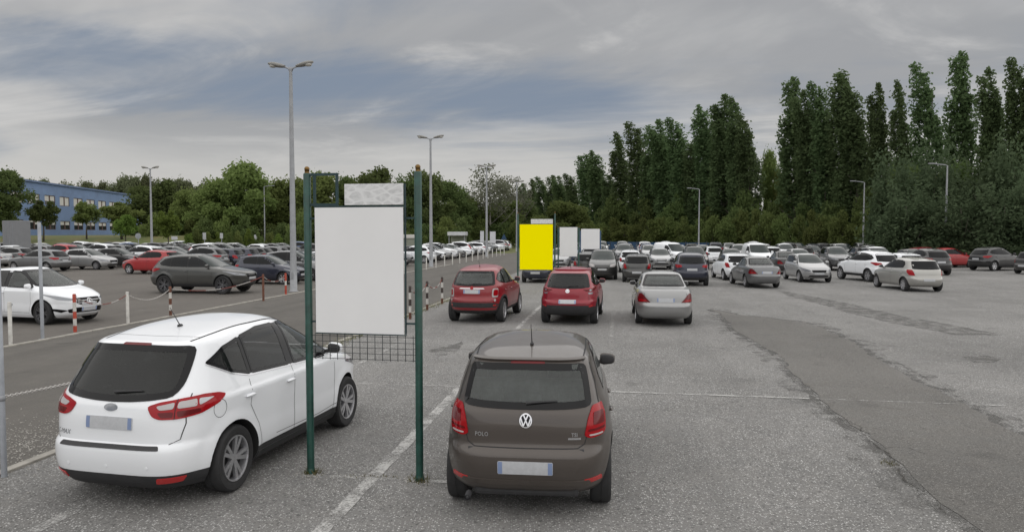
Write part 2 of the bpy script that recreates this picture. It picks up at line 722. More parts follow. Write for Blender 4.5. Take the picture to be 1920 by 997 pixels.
def chaikin(p, n=2, closed=True):
    for _ in range(n):
        q = []
        k = len(p)
        for i in range(k):
            a, b = p[i], p[(i + 1) % k]
            q.append((a[0] * 0.75 + b[0] * 0.25, a[1] * 0.75 + b[1] * 0.25))
            q.append((a[0] * 0.25 + b[0] * 0.75, a[1] * 0.25 + b[1] * 0.75))
        p = q
    return p


def roundc(p, r=0.03, n=3):
    """round the corners of a polygon by at most r"""
    out = []
    k = len(p)
    for i in range(k):
        a, b, c = Vector(p[i - 1]), Vector(p[i]), Vector(p[(i + 1) % k])
        ra, rc = min(r, (a - b).length * 0.45), min(r, (c - b).length * 0.45)
        s, e = b + (a - b).normalized() * ra, b + (c - b).normalized() * rc
        for j in range(n + 1):
            t = j / n
            q = s * (1 - t) ** 2 + b * 2 * t * (1 - t) + e * t * t
            out.append((q.x, q.y))
    return out


def inside(p, poly):
    x, y = p
    r = False
    k = len(poly)
    for i in range(k):
        x1, y1 = poly[i]
        x2, y2 = poly[i - 1]
        if (y1 > y) != (y2 > y) and x < (x2 - x1) * (y - y1) / (y2 - y1) + x1:
            r = not r
    return r


def inside_many(x, y, poly):
    r = np.zeros(len(x), bool)
    k = len(poly)
    for i in range(k):
        x1, y1 = poly[i]
        x2, y2 = poly[i - 1]
        if y1 != y2:
            r ^= ((y1 > y) != (y2 > y)) & (x < (x2 - x1) * (y - y1) / (y2 - y1) + x1)
    return r


def fill(poly, res):
    b = []
    k = len(poly)
    for i in range(k):
        a, c = Vector(poly[i]), Vector(poly[(i + 1) % k])
        n = max(1, int(math.ceil((c - a).length / res)))
        for j in range(n):
            q = a.lerp(c, j / n)
            b.append((q.x, q.y))
    nb = len(b)
    xs, ys = [p[0] for p in b], [p[1] for p in b]
    B = np.array(b)
    pts = list(b)
    cand = []
    nx, ny = int((max(xs) - min(xs)) / res), int((max(ys) - min(ys)) / res)
    for i in range(1, nx + 1):
        for j in range(1, ny + 1):
            p = (min(xs) + (i - 0.5 + 0.25 * (j % 2)) * res, min(ys) + (j - 0.5) * res)
            cand.append(p)
    if cand:
        C = np.array(cand)
        ok = inside_many(C[:, 0], C[:, 1], b)
        for p, q in zip(cand, ok):
            if q and np.min(np.hypot(B[:, 0] - p[0], B[:, 1] - p[1])) > res * 0.45:
                pts.append(p)
    r = delaunay_2d_cdt([Vector(p) for p in pts], [], [list(range(nb))], 1, 1e-6)
    return [(v.x, v.y) for v in r[0]], [tuple(f) for f in r[2]]


class Car:
    """skin + pieces"""

    def __init__(self, shell, res):
        self.sh, self.res, self.parts, self.open = shell, res, [], []

    def project(self, how, P2):
        a, b = np.array([p[0] for p in P2]), np.array([p[1] for p in P2])
        sh = self.sh
        if how == 'side':
            return sh.side(a, b)
        if how == 'rear':
            return sh.end(a, b, False)
        if how == 'front':
            return sh.end(a, b, True)
        if how == 'wrap_rear':
            return sh.wrap(a, b, False)
        if how == 'wrap_front':
            return sh.wrap(a, b, True)
        return sh.top(a, b)

    def lay(self, name, how, poly, mat, off=0.003, depth=0.012, both=True, parent=None, res=None, label=None):
        v2, f = fill(poly, res or self.res)
        p = self.project(how, v2)
        n = self.sh.normal(p)
        o = p + n * off
        ff = []
        for t in f:
            a, b, c = o[t[0]], o[t[1]], o[t[2]]
            g = np.cross(b - a, c - a)
            ff.append(t if np.dot(g, n[t[0]]) > 0 else t[::-1])
        cnt = {}
        for t in ff:
            for i in range(len(t)):
                e = (t[i], t[(i + 1) % len(t)])
                cnt[e] = 1
        v = list(o)
        low = {}
        for (i, j) in list(cnt):
            if (j, i) not in cnt:
                for k in (i, j):
                    if k not in low:
                        low[k] = len(v)
                        v.append(o[k] - n[k] * depth)
                ff.append((j, i, low[i], low[j]))
        pd = PD(name, v, ff, mat, parent)
        self.parts.append(pd)
        if both:
            self.parts.append(pd.mirror())
        return pd

    def pane(self, name, how, poly, mat, rim=.045, both=False):
        """a clear pane with a black printed rim, open behind"""
        k = len(poly)
        area = sum(poly[i][0] * poly[(i + 1) % k][1] - poly[(i + 1) % k][0] * poly[i][1] for i in range(k))
        sg = 1 if area > 0 else -1
        inn, out = [], []
        for i in range(k):
            a, b, c = Vector(poly[i - 1]), Vector(poly[i]), Vector(poly[(i + 1) % k])
            n1 = Vector((-(b - a).y, (b - a).x)).normalized() * sg
            n2 = Vector((-(c - b).y, (c - b).x)).normalized() * sg
            n = (n1 + n2)
            n = n / max(n.length, .4) if n.length else n1
            mit = 1 / max(.45, n.dot(n1))
            inn.append(tuple(b + n * rim * min(mit, 1.6)))
            out.append(tuple(b - n * .006))
        self.open.append((how, poly))
        if both:
            pass
        i0 = len(self.parts)
        self.lay(name, how, poly, mat, .003, .0, both=both)
        # the rim
        A, B = [], []
        for i in range(k):
            p0, p1, q0, q1 = Vector(out[i]), Vector(out[(i + 1) % k]), Vector(inn[i]), Vector(inn[(i + 1) % k])
            m = max(1, int((p1 - p0).length / self.res))
            for j in range(m):
                A.append(p0.lerp(p1, j / m))
                B.append(q0.lerp(q1, j / m))
        pa, pb = self.project(how, A), self.project(how, B)
        pa = pa + self.sh.normal(pa) * .0055
        pb = pb + self.sh.normal(pb) * .0055
        n = len(A)
        F = [(i, (i + 1) % n, n + (i + 1) % n, n + i) for i in range(n)]
        if (sg > 0) == (how in ('side', 'rear')):
            F = [t[::-1] for t in F]
        pd = PD('window_rim', np.concatenate([pa, pb]), F, 'gloss_black', i0)
        self.parts.append(pd)
        if both:
            r = pd.mirror()
            r.parent = i0 + 1
            self.parts.append(r)

    def cabin(self, S, sc):
        """seats, dashboard and wheel seen through the glass"""
        sx, sy, sz = sc
        base = S['tz'] * sz + .06
        H = S['H'] * sz
        xs = S['side'][0][1]
        fx = -.12 * sx
        for y in (-.36 * sy, .36 * sy):
            m = MB()
            m.box((fx + .22, y, base + .22), (.50, .48, .16), 0, bevel=.05)
            m.box((fx - .06, y, base + .50), (.16, .46, .58), 0, Matrix.Rotation(-.2, 3, 'Y'), bevel=.05)
            m.box((fx - .15, y, H - .50), (.09, .25, .17), 0, bevel=.035)
            m.tube([(fx - .12, y - .05, base + .74), (fx - .15, y - .05, H - .55)], .008, 5)
            m.tube([(fx - .12, y + .05, base + .74), (fx - .15, y + .05, H - .55)], .008, 5)
            self.mb('seat', m, ['seat_cloth'], smooth=False)
        rx = (S['ra'] + .28) * sx
        m = MB()
        m.box((rx + .22, 0, base + .24), (.48, 1.25 * sy, .16), 0, bevel=.05)
        m.box((rx - .06, 0, base + .50), (.15, 1.28 * sy, .56), 0, Matrix.Rotation(-.22, 3, 'Y'), bevel=.05)
        for y in (-.40 * sy, 0, .40 * sy):
            m.box((rx - .16, y, H - (.52 if y else .57)), (.08, .25, .16), 0, bevel=.035)
        self.mb('rear_seat', m, ['seat_cloth'], smooth=False)
        m = MB()
        dx = S['ws'][0] * sz
        m.box(((S['mirror'][0] - .02) * sx, 0, dx - .15), (.42, 1.30 * sy, .22), 0, bevel=.06)
        self.mb('dashboard', m, ['dash_plastic'], smooth=False)
        m = MB()
        ring = [(fx + .55 + .05 * math.sin(t), .36 * sy + .18 * math.cos(t), dx - .06 + .17 * math.sin(t)) for t in np.linspace(0, 2 * math.pi, 20)]
        m.tube(ring, .014, 6, caps=False)
        self.mb('steering_wheel', m, ['dash_plastic'])
        m = MB()
        m.box(((S['ra'] + S['fa']) * .5 * sx, 0, base - .02), (2.9 * sx, 1.30 * sy, .05))
        m.box(((S['ra'] - .22) * sx, 0, base + .30), (.75 * sx, 1.10 * sy, .04))
        self.mb('cabin_floor', m, ['dash_plastic'], smooth=False)

    def line(self, how, pts, w, off=0.0015):
        """a thin ribbon along the skin; returns verts, faces"""
        q = []
        for i in range(len(pts) - 1):
            a, b = Vector(pts[i]), Vector(pts[i + 1])
            n = max(1, int((b - a).length / self.res))
            q += [a.lerp(b, j / n) for j in range(n)]
        q.append(Vector(pts[-1]))
        A, B = [], []
        for i, p in enumerate(q):
            t = (q[min(i + 1, len(q) - 1)] - q[max(i - 1, 0)]).normalized()
            s = Vector((-t.y, t.x)) * w / 2
            A.append(p + s)
            B.append(p - s)
        pa, pb = self.project(how, A), self.project(how, B)
        pa = pa + self.sh.normal(pa) * off
        pb = pb + self.sh.normal(pb) * off
        v = list(pa) + list(pb)
        k = len(A)
        return v, [(i, i + 1, k + i + 1, k + i) for i in range(k - 1)]

    def lines(self, name, specs, mat, w=0.006, off=0.0015, both=True):
        for sp in specs:
            v, f = self.line(sp[0], sp[1], sp[2] if len(sp) > 2 else w, off)
            pd = PD(name, v, f, mat)
            self.parts.append(pd)
            if both:
                self.parts.append(pd.mirror())

    def mb(self, name, mb, mats, both=False, parent=None, smooth=True):
        pd = PD(name, np.array([tuple(p) for p in mb.v]), list(mb.f), mats, parent, smooth, list(mb.m))
        self.parts.append(pd)
        if both:
            self.parts.append(pd.mirror())
        return pd

    def text(self, s, how, c, size, mat, name='lettering', off=0.004, bold=0.0, shear=0.0):
        cu = bpy.data.curves.new('t', 'FONT')
        cu.body = s
        cu.size = size
        cu.offset = bold
        cu.shear = shear
        cu.align_x = 'CENTER'
        cu.resolution_u = 2
        o = bpy.data.objects.new('t', cu)
        COL.objects.link(o)
        me = bpy.data.meshes.new_from_object(o.evaluated_get(bpy.context.evaluated_depsgraph_get()))
        sg = -1 if how == 'rear' else 1
        v2 = [(c[0] + sg * v.co.x, c[1] + v.co.y) for v in me.vertices]
        f = [tuple(p.vertices) for p in me.polygons]
        bpy.data.objects.remove(o)
        p = self.project(how, v2)
        p = p + self.sh.normal(p) * off
        self.parts.append(PD(name, p, f, mat, smooth=False))

    def wheel_set(self, R, w, rim, y_out, spokes=10, rim_mat='alloy', n=32, style='twin', cap=None):
        rr = R * rim
        xr, xf, hz, ra = self.sh.wheels
        h = w / 2
        for ax in (xr, xf):
            c = (ax, y_out - h, R)
            t = MB()
            t.lathe([(rr * 0.97, -h), (rr * 1.02, -h), (R * 0.93, -h * 1.02), (R * 0.975, -h * 0.9), (R, -h * 0.68), (R, -h * 0.1), (R * 0.985, -h * 0.09), (R * 0.985, h * 0.09), (R, h * 0.1),
                     (R, h * 0.68), (R * 0.975, h * 0.9), (R * 0.93, h * 1.02), (rr * 1.06, h * 1.0), (rr * 1.0, h * 0.9), (rr * 0.97, h * 0.7)], n, 0, 'Y', c)
            d = MB()
            d.lathe([(0.001, h * 0.1), (rr * 0.62, h * 0.1), (rr * 0.98, h * 0.12), (rr * 0.98, -h * 0.9)], n, 0, 'Y', c)
            r = MB()
            r.lathe([(rr * 0.995, h * 0.82), (rr * 0.985, h * 0.98), (rr * 0.93, h * 0.97), (rr * 0.90, h * 0.75), (rr * 0.90, h * 0.2)], n, 0, 'Y', c)
            r.lathe([(rr * 0.22, h * 0.3), (rr * 0.2, h * 0.74), (rr * 0.12, h * 0.8), (0.001, h * 0.8)], 16, 0, 'Y', c)
            for k in range(spokes):
                if style == 'twin':
                    base = 2 * math.pi * (k // 2) / (spokes / 2)
                    an = base + (0.17 if k % 2 else -0.17)
                    an2 = base + (0.20 if k % 2 else -0.20)
                else:
                    an = an2 = 2 * math.pi * k / spokes
                wi = (0.17 if style == 'star' else 0.085) * rr
                p0, p1 = 0.14 * rr, 0.93 * rr
                vs = []
                for (rad, a_, ww, yy) in ((p0, an, wi * 0.9, 0.76), (p1, an2, wi * 1.05, 0.9)):
                    for side in (-1, 1):
                        for dy in (0, 1):
                            x = rad * math.cos(a_) - side * ww * math.sin(a_)
                            z = rad * math.sin(a_) + side * ww * math.cos(a_)
                            vs.append((c[0] + x, c[1] + h * yy - dy * 0.03, c[2] + z))
                r.add(vs, [(0, 2, 6, 4), (1, 5, 7, 3), (0, 4, 5, 1), (2, 3, 7, 6)])
            r.f = [tuple(f) for f in r.f]
            for mir in (False, True):
                key = len(self.parts)
                for nm, m_, mt, par in (('wheel', d, 'steel_dark', None), ('tyre', t, 'rubber', key), ('rim', r, rim_mat, key)):
                    pd = PD(nm, np.array([tuple(p) for p in m_.v]), list(m_.f), mt, par)
                    self.parts.append(pd.mirror() if mir else pd)
                    self.parts[-1].parent = par

    def cut_body(self, step, ne, ns, trim_z=None, trim_mat='black_plastic', boolean=True):
        V, F, M = self.sh.body(step, ne, ns, trim_z)
        me = bpy.data.meshes.new('body')
        me.from_pydata(V.tolist(), [], F)
        mats = ['PAINT', trim_mat, 'wheel_well', 'wheel_well']
        for m in mats:
            me.materials.append(MATS['paint_white' if m == 'PAINT' else m])
        me.polygons.foreach_set('material_index', M)
        bm = bmesh.new()
        bm.from_mesh(me)
        bmesh.ops.remove_doubles(bm, verts=bm.verts, dist=0.0004)
        bmesh.ops.recalc_face_normals(bm, faces=bm.faces)
        bm.to_mesh(me)
        bm.free()
        xr, xf, hz, ra = self.sh.wheels
        cut = MB()
        for ax in (xr, xf):
            for s in (-1, 1):
                n = 40
                y0, y1 = s * 0.50, s * 1.3
                vs = [(ax + ra * math.cos(2 * math.pi * k / n), y, hz + ra * math.sin(2 * math.pi * k / n) * 1.0) for y in (y0, y1) for k in range(n)]
                fs = [(k, (k + 1) % n, n + (k + 1) % n, n + k) for k in range(n)] + [tuple(range(n))[::-1], tuple(range(n, 2 * n))]
                cut.add(vs, fs)
        cm = cut.mesh('cut', ['wheel_well'])
        bm = bmesh.new()
        bm.from_mesh(cm)
        bmesh.ops.recalc_face_normals(bm, faces=bm.faces)
        bm.to_mesh(cm)
        bm.free()
        ob, oc = bpy.data.objects.new('b', me), bpy.data.objects.new('c', cm)
        COL.objects.link(ob)
        COL.objects.link(oc)
        md = ob.modifiers.new('cut', 'BOOLEAN')
        md.operation = 'DIFFERENCE'
        md.object = oc
        md.solver = 'EXACT'
        dg = bpy.context.evaluated_depsgraph_get()
        dg.update()
        res = bpy.data.meshes.new_from_object(ob.evaluated_get(dg))
        v = np.empty(len(res.vertices) * 3)
        res.vertices.foreach_get('co', v)
        v = v.reshape(-1, 3)
        f, mi = [], []
        flags = []
        yin = np.abs(np.abs(v[:, 1]) - 0.5) < 0.004
        for ax in (xr, xf):
            d = np.hypot(v[:, 0] - ax, v[:, 2] - hz)
            flags.append(((d < ra + 0.003).tolist(), (np.abs(d - ra) < 0.004).tolist(), yin.tolist()))
        holes = []
        for how, poly in self.open:
            if how == 'side':
                hit = inside_many(v[:, 0], v[:, 2], poly) & (np.abs(v[:, 1]) > .35)
            else:
                pr = self.sh.end(v[:, 1], v[:, 2], how == 'front')
                hit = inside_many(v[:, 1], v[:, 2], poly) & ((v[:, 0] > 0) == (how == 'front')) & (np.abs(pr[:, 0] - v[:, 0]) < .08)
            holes.append(hit.tolist())
        for p in res.polygons:
            idx = tuple(p.vertices)
            m = min(p.material_index, 3)
            for din, dr, yy in flags:
                if all(din[i] for i in idx) and (all(dr[i] for i in idx) or all(yy[i] for i in idx)):
                    m = 2
            if m == 0 and any(all(h[i] for i in idx) for h in holes):
                continue
            f.append(idx)
            mi.append(m)
        bpy.data.objects.remove(ob)
        bpy.data.objects.remove(oc)
        self.parts.insert(0, PD('body', v, f, mats, None, True, mi, 32))
        for pd in self.parts[1:]:
            if isinstance(pd.parent, int):
                pd.parent += 1

    def joined(self):
        V, F, MI, mats = [], [], [], ['PAINT']
        for pd in self.parts:
            b = len(V)
            V.extend(pd.v.tolist())
            F.extend(tuple(i + b for i in t) for t in pd.f)
            ix = []
            for m in pd.mats:
                if m not in mats:
                    mats.append(m)
                ix.append(mats.index(m))
            MI.extend(ix[k] for k in pd.mi)
        return PD('parked_car', V, F, mats, None, True, MI)
# ------------------------------------------------------------------ car shapes
NR = [(0.2, 4.4), (0.7, 4.8), (1.0, 4.2), (1.4, 3.8), (1.6, 3.4)]
NF = [(0.2, 3.4), (0.6, 3.3), (0.85, 3.8), (1.0, 4.6), (1.3, 4.0), (1.6, 3.4)]
SPEC = {}
SPEC['mpv'] = dict(
    L=4.38, W=0.914, H=1.615, ra=-1.378, fa=1.27, R=0.325, rim=0.70, tw=0.215, tz=0.30,
    rear=[(.20, -2.05), (.28, -2.13), (.36, -2.165), (.50, -2.182), (.58, -2.175), (.606, -2.15), (.628, -2.125), (.80, -2.115), (.93, -2.09), (1.03, -2.035), (1.12, -1.965), (1.28, -1.84),
          (1.40, -1.745), (1.455, -1.71), (1.475, -1.67), (1.50, -1.50), (1.54, -1.20), (1.575, -.85), (1.60, -.5), (1.615, -.25)],
    front=[(.20, 1.95), (.30, 2.12), (.45, 2.18), (.60, 2.19), (.70, 2.16), (.80, 2.06), (.90, 1.80), (.98, 1.50), (1.04, 1.25), (1.08, 1.12), (1.15, .98), (1.30, .68), (1.45, .36), (1.53, .18),
           (1.57, .05), (1.60, -.08), (1.615, -.2)],
    wid=[(.20, .835), (.30, .888), (.42, .908), (.50, .909), (.60, .904), (.74, .908), (.86, .912), (.93, .913), (.965, .905), (.99, .886), (1.03, .868), (1.10, .838), (1.25, .780), (1.40, .718), (1.48, .672), (1.54, .595), (1.58, .46),
         (1.605, .25), (1.615, 0.0)],
    side=[('window', [(-1.60, 1.285), (-1.33, 1.165), (-1.06, 1.098), (-1.03, 1.10), (-1.03, 1.462), (-1.32, 1.405)]),
          ('window', [(-.99, 1.098), (-.25, 1.065), (-.25, 1.518), (-.60, 1.515), (-.99, 1.470)]),
          ('window', [(-.13, 1.06), (.66, 1.04), (.86, 1.05), (.55, 1.29), (.28, 1.44), (.10, 1.502), (-.13, 1.518)])],
    pillar=[[(-1.61, 1.288), (-1.34, 1.16), (-1.05, 1.09), (-.25, 1.058), (.66, 1.033), (.88, 1.045), (.56, 1.298), (.285, 1.448), (.10, 1.511), (-.13, 1.526), (-.60, 1.523), (-.99, 1.478), (-1.33, 1.412)]],
    rw=(1.035, 1.445, .70, .85, .05), ws=(1.09, 1.53, .86, .82, .03), belt=1.0, mirror=(.80, 1.10), hood=(1.10, .80))
SPEC['hatch'] = dict(
    L=3.97, W=0.841, H=1.462, ra=-1.315, fa=1.155, R=0.30, rim=0.68, tw=0.20, tz=0.26,
    rear=[(.22, -1.80), (.30, -1.92), (.42, -1.97), (.52, -1.985), (.585, -1.978), (.63, -1.94), (.66, -1.918), (.80, -1.91), (.92, -1.885), (.98, -1.85), (1.10, -1.775), (1.25, -1.68), (1.325, -1.635),
          (1.345, -1.60), (1.365, -1.45), (1.40, -1.18), (1.43, -.85), (1.452, -.55), (1.462, -.40)],
    front=[(.20, 1.72), (.28, 1.90), (.40, 1.965), (.52, 1.985), (.62, 1.97), (.70, 1.93), (.78, 1.80), (.86, 1.50), (.92, 1.20), (.96, 1.00), (.99, .90), (1.05, .79), (1.20, .50), (1.33, .22),
           (1.39, .06), (1.43, -.10), (1.45, -.22), (1.462, -.36)],
    wid=[(.20, .74), (.30, .805), (.42, .832), (.56, .841), (.70, .841), (.82, .832), (.90, .812), (.97, .775), (1.10, .728), (1.22, .682), (1.32, .635), (1.37, .59), (1.41, .51), (1.44, .36),
         (1.457, .17), (1.462, 0.0)],
    side=[('window', [(.66, .985), (.33, 1.19), (.08, 1.315), (-.10, 1.352), (-.33, 1.362), (-.36, .99)]),
          ('window', [(-.43, .99), (-.41, 1.362), (-.85, 1.345), (-1.12, 1.30), (-1.24, 1.16), (-1.16, 1.02)])],
    pillar=[[(-.44, .99), (-.35, .99), (-.32, 1.363), (-.42, 1.363)]],
    rw=(.985, 1.315, .80, .86, .02), ws=(1.0, 1.38, .86, .82, .03), belt=.93, mirror=(.62, 1.02), hood=(.90, .72))
SPEC['suv'] = dict(
    L=4.4, W=0.91, H=1.62, ra=-1.32, fa=1.33, R=0.345, rim=0.68, tw=0.225, tz=0.42,
    rear=[(.28, -1.95), (.36, -2.10), (.50, -2.18), (.62, -2.2), (.70, -2.18), (.74, -2.13), (.90, -2.12), (1.02, -2.09), (1.08, -2.05), (1.20, -1.95), (1.35, -1.80), (1.46, -1.69), (1.49, -1.62),
          (1.53, -1.4), (1.57, -1.1), (1.60, -.7), (1.615, -.4), (1.62, -.25)],
    front=[(.28, 1.98), (.38, 2.12), (.55, 2.19), (.70, 2.2), (.82, 2.16), (.90, 2.03), (.97, 1.7), (1.03, 1.35), (1.07, 1.12), (1.10, 1.0), (1.16, .87), (1.30, .60), (1.44, .33), (1.52, .15),
           (1.57, 0.0), (1.60, -.1), (1.62, -.2)],
    wid=[(.28, .80), (.38, .87), (.55, .905), (.72, .91), (.88, .90), (1.0, .882), (1.06, .86), (1.12, .825), (1.25, .775), (1.40, .705), (1.49, .64), (1.55, .55), (1.59, .42), (1.61, .22), (1.62, 0)],
    side=[('window', [(.72, 1.10), (.38, 1.31), (.12, 1.44), (-.05, 1.49), (-.22, 1.50), (-.22, 1.095)]),
          ('window', [(-.30, 1.095), (-.30, 1.50), (-.75, 1.49), (-1.02, 1.46), (-1.02, 1.11)]),
          ('window', [(-1.08, 1.115), (-1.08, 1.45), (-1.38, 1.39), (-1.60, 1.24), (-1.48, 1.16)])],
    pillar=[[(.74, 1.094), (.385, 1.318), (.12, 1.448), (-.05, 1.498), (-.30, 1.508), (-.75, 1.498), (-1.05, 1.464), (-1.39, 1.398), (-1.615, 1.24), (-1.48, 1.152), (-1.05, 1.104), (-.25, 1.088)]],
    rw=(1.09, 1.46, .80, .84, .03), ws=(1.11, 1.54, .86, .82, .03), belt=1.03, mirror=(.66, 1.14), hood=(1.05, .78))
SPEC['sedan'] = dict(
    L=4.53, W=0.865, H=1.43, ra=-1.25, fa=1.465, R=0.305, rim=0.68, tw=0.20, tz=0.26,
    rear=[(.22, -2.05), (.30, -2.18), (.45, -2.255), (.55, -2.265), (.60, -2.25), (.635, -2.21), (.80, -2.19), (.93, -2.15), (.985, -2.09), (1.0, -1.97), (1.018, -1.68), (1.035, -1.48), (1.10, -1.33),
          (1.22, -1.08), (1.33, -.82), (1.38, -.66), (1.41, -.45), (1.425, -.28), (1.43, -.2)],
    front=[(.22, 2.0), (.30, 2.17), (.45, 2.255), (.55, 2.265), (.65, 2.23), (.73, 2.12), (.80, 1.85), (.88, 1.45), (.93, 1.15), (.96, 1.0), (.98, .93), (1.05, .80), (1.20, .50), (1.32, .25),
           (1.38, .10), (1.41, -.02), (1.425, -.1), (1.43, -.18)],
    wid=[(.22, .78), (.32, .83), (.50, .86), (.64, .865), (.80, .855), (.90, .835), (.97, .80), (1.03, .755), (1.15, .70), (1.28, .635), (1.36, .57), (1.40, .45), (1.42, .28), (1.43, 0)],
    side=[('window', [(.70, .985), (.40, 1.16), (.18, 1.27), (-.02, 1.325), (-.15, 1.335), (-.18, .985)]),
          ('window', [(-.25, .985), (-.22, 1.336), (-.55, 1.315), (-.80, 1.24), (-.98, 1.12), (-1.06, 1.02), (-.95, .99)])],
    pillar=[[(-.26, .985), (-.17, .985), (-.14, 1.336), (-.23, 1.336)]],
    rw=(1.05, 1.345, .86, .85, .0), ws=(.99, 1.37, .86, .82, .03), belt=.93, mirror=(.66, 1.02), hood=(.95, .74))
SPEC['van'] = dict(
    L=4.3, W=0.90, H=1.85, ra=-1.38, fa=1.32, R=0.315, rim=0.66, tw=0.20, tz=0.40,
    rear=[(.25, -2.0), (.40, -2.12), (.60, -2.15), (1.0, -2.14), (1.4, -2.10), (1.7, -2.04), (1.78, -1.98), (1.82, -1.7), (1.84, -1.2), (1.85, -.7)],
    front=[(.25, 1.95), (.40, 2.1), (.60, 2.15), (.75, 2.1), (.90, 1.92), (1.02, 1.66), (1.10, 1.46), (1.15, 1.36), (1.30, 1.14), (1.50, .85), (1.68, .58), (1.76, .4), (1.81, .15), (1.84, -.2), (1.85, -.5)],
    wid=[(.25, .80), (.40, .87), (.60, .90), (.90, .90), (1.1, .88), (1.3, .85), (1.55, .80), (1.7, .74), (1.77, .66), (1.82, .5), (1.845, .28), (1.85, 0)],
    side=[('window', [(.98, 1.16), (.62, 1.44), (.40, 1.58), (.10, 1.62), (.08, 1.14)])],
    pillar=[], rw=(1.15, 1.60, .80, .80, .0), ws=(1.17, 1.70, .86, .84, .03), belt=1.05, mirror=(.92, 1.2), hood=(1.4, .78))


def mirror_shape(x, y, z, r=(.066, .098, .066)):
    """a rounded box, blunt towards the rear"""
    n, k = 12, 8
    vs, fs = [], []
    for i in range(k + 1):
        th = math.pi * i / k
        for j in range(n):
            ph = 2 * math.pi * j / n
            d = (math.sin(th) * math.cos(ph), math.sin(th) * math.sin(ph), math.cos(th))
            q = [math.copysign(abs(v) ** .6, v) for v in d]
            if q[0] < 0:
                q[0] *= .55
            vs.append((x + q[0] * r[0], y + q[1] * r[1], z + q[2] * r[2] * (1 - .15 * q[1])))
    for i in range(k):
        for j in range(n):
            a, b = i * n + j, i * n + (j + 1) % n
            fs.append((a, a + n, b + n, b))
    return vs, fs


def make_shell(kind, sc=(1, 1, 1), flare=0.018, nr=None):
    S = SPEC[kind]
    R = S['R'] * sc[2]
    return Shell(S['rear'], S['front'], S['wid'], nr or NR, NF, sc, (S['ra'] * sc[0], S['fa'] * sc[0], R, R + 0.055), flare)


def scaled(poly, a, b):
    return [(p[0] * a, p[1] * b) for p in poly]


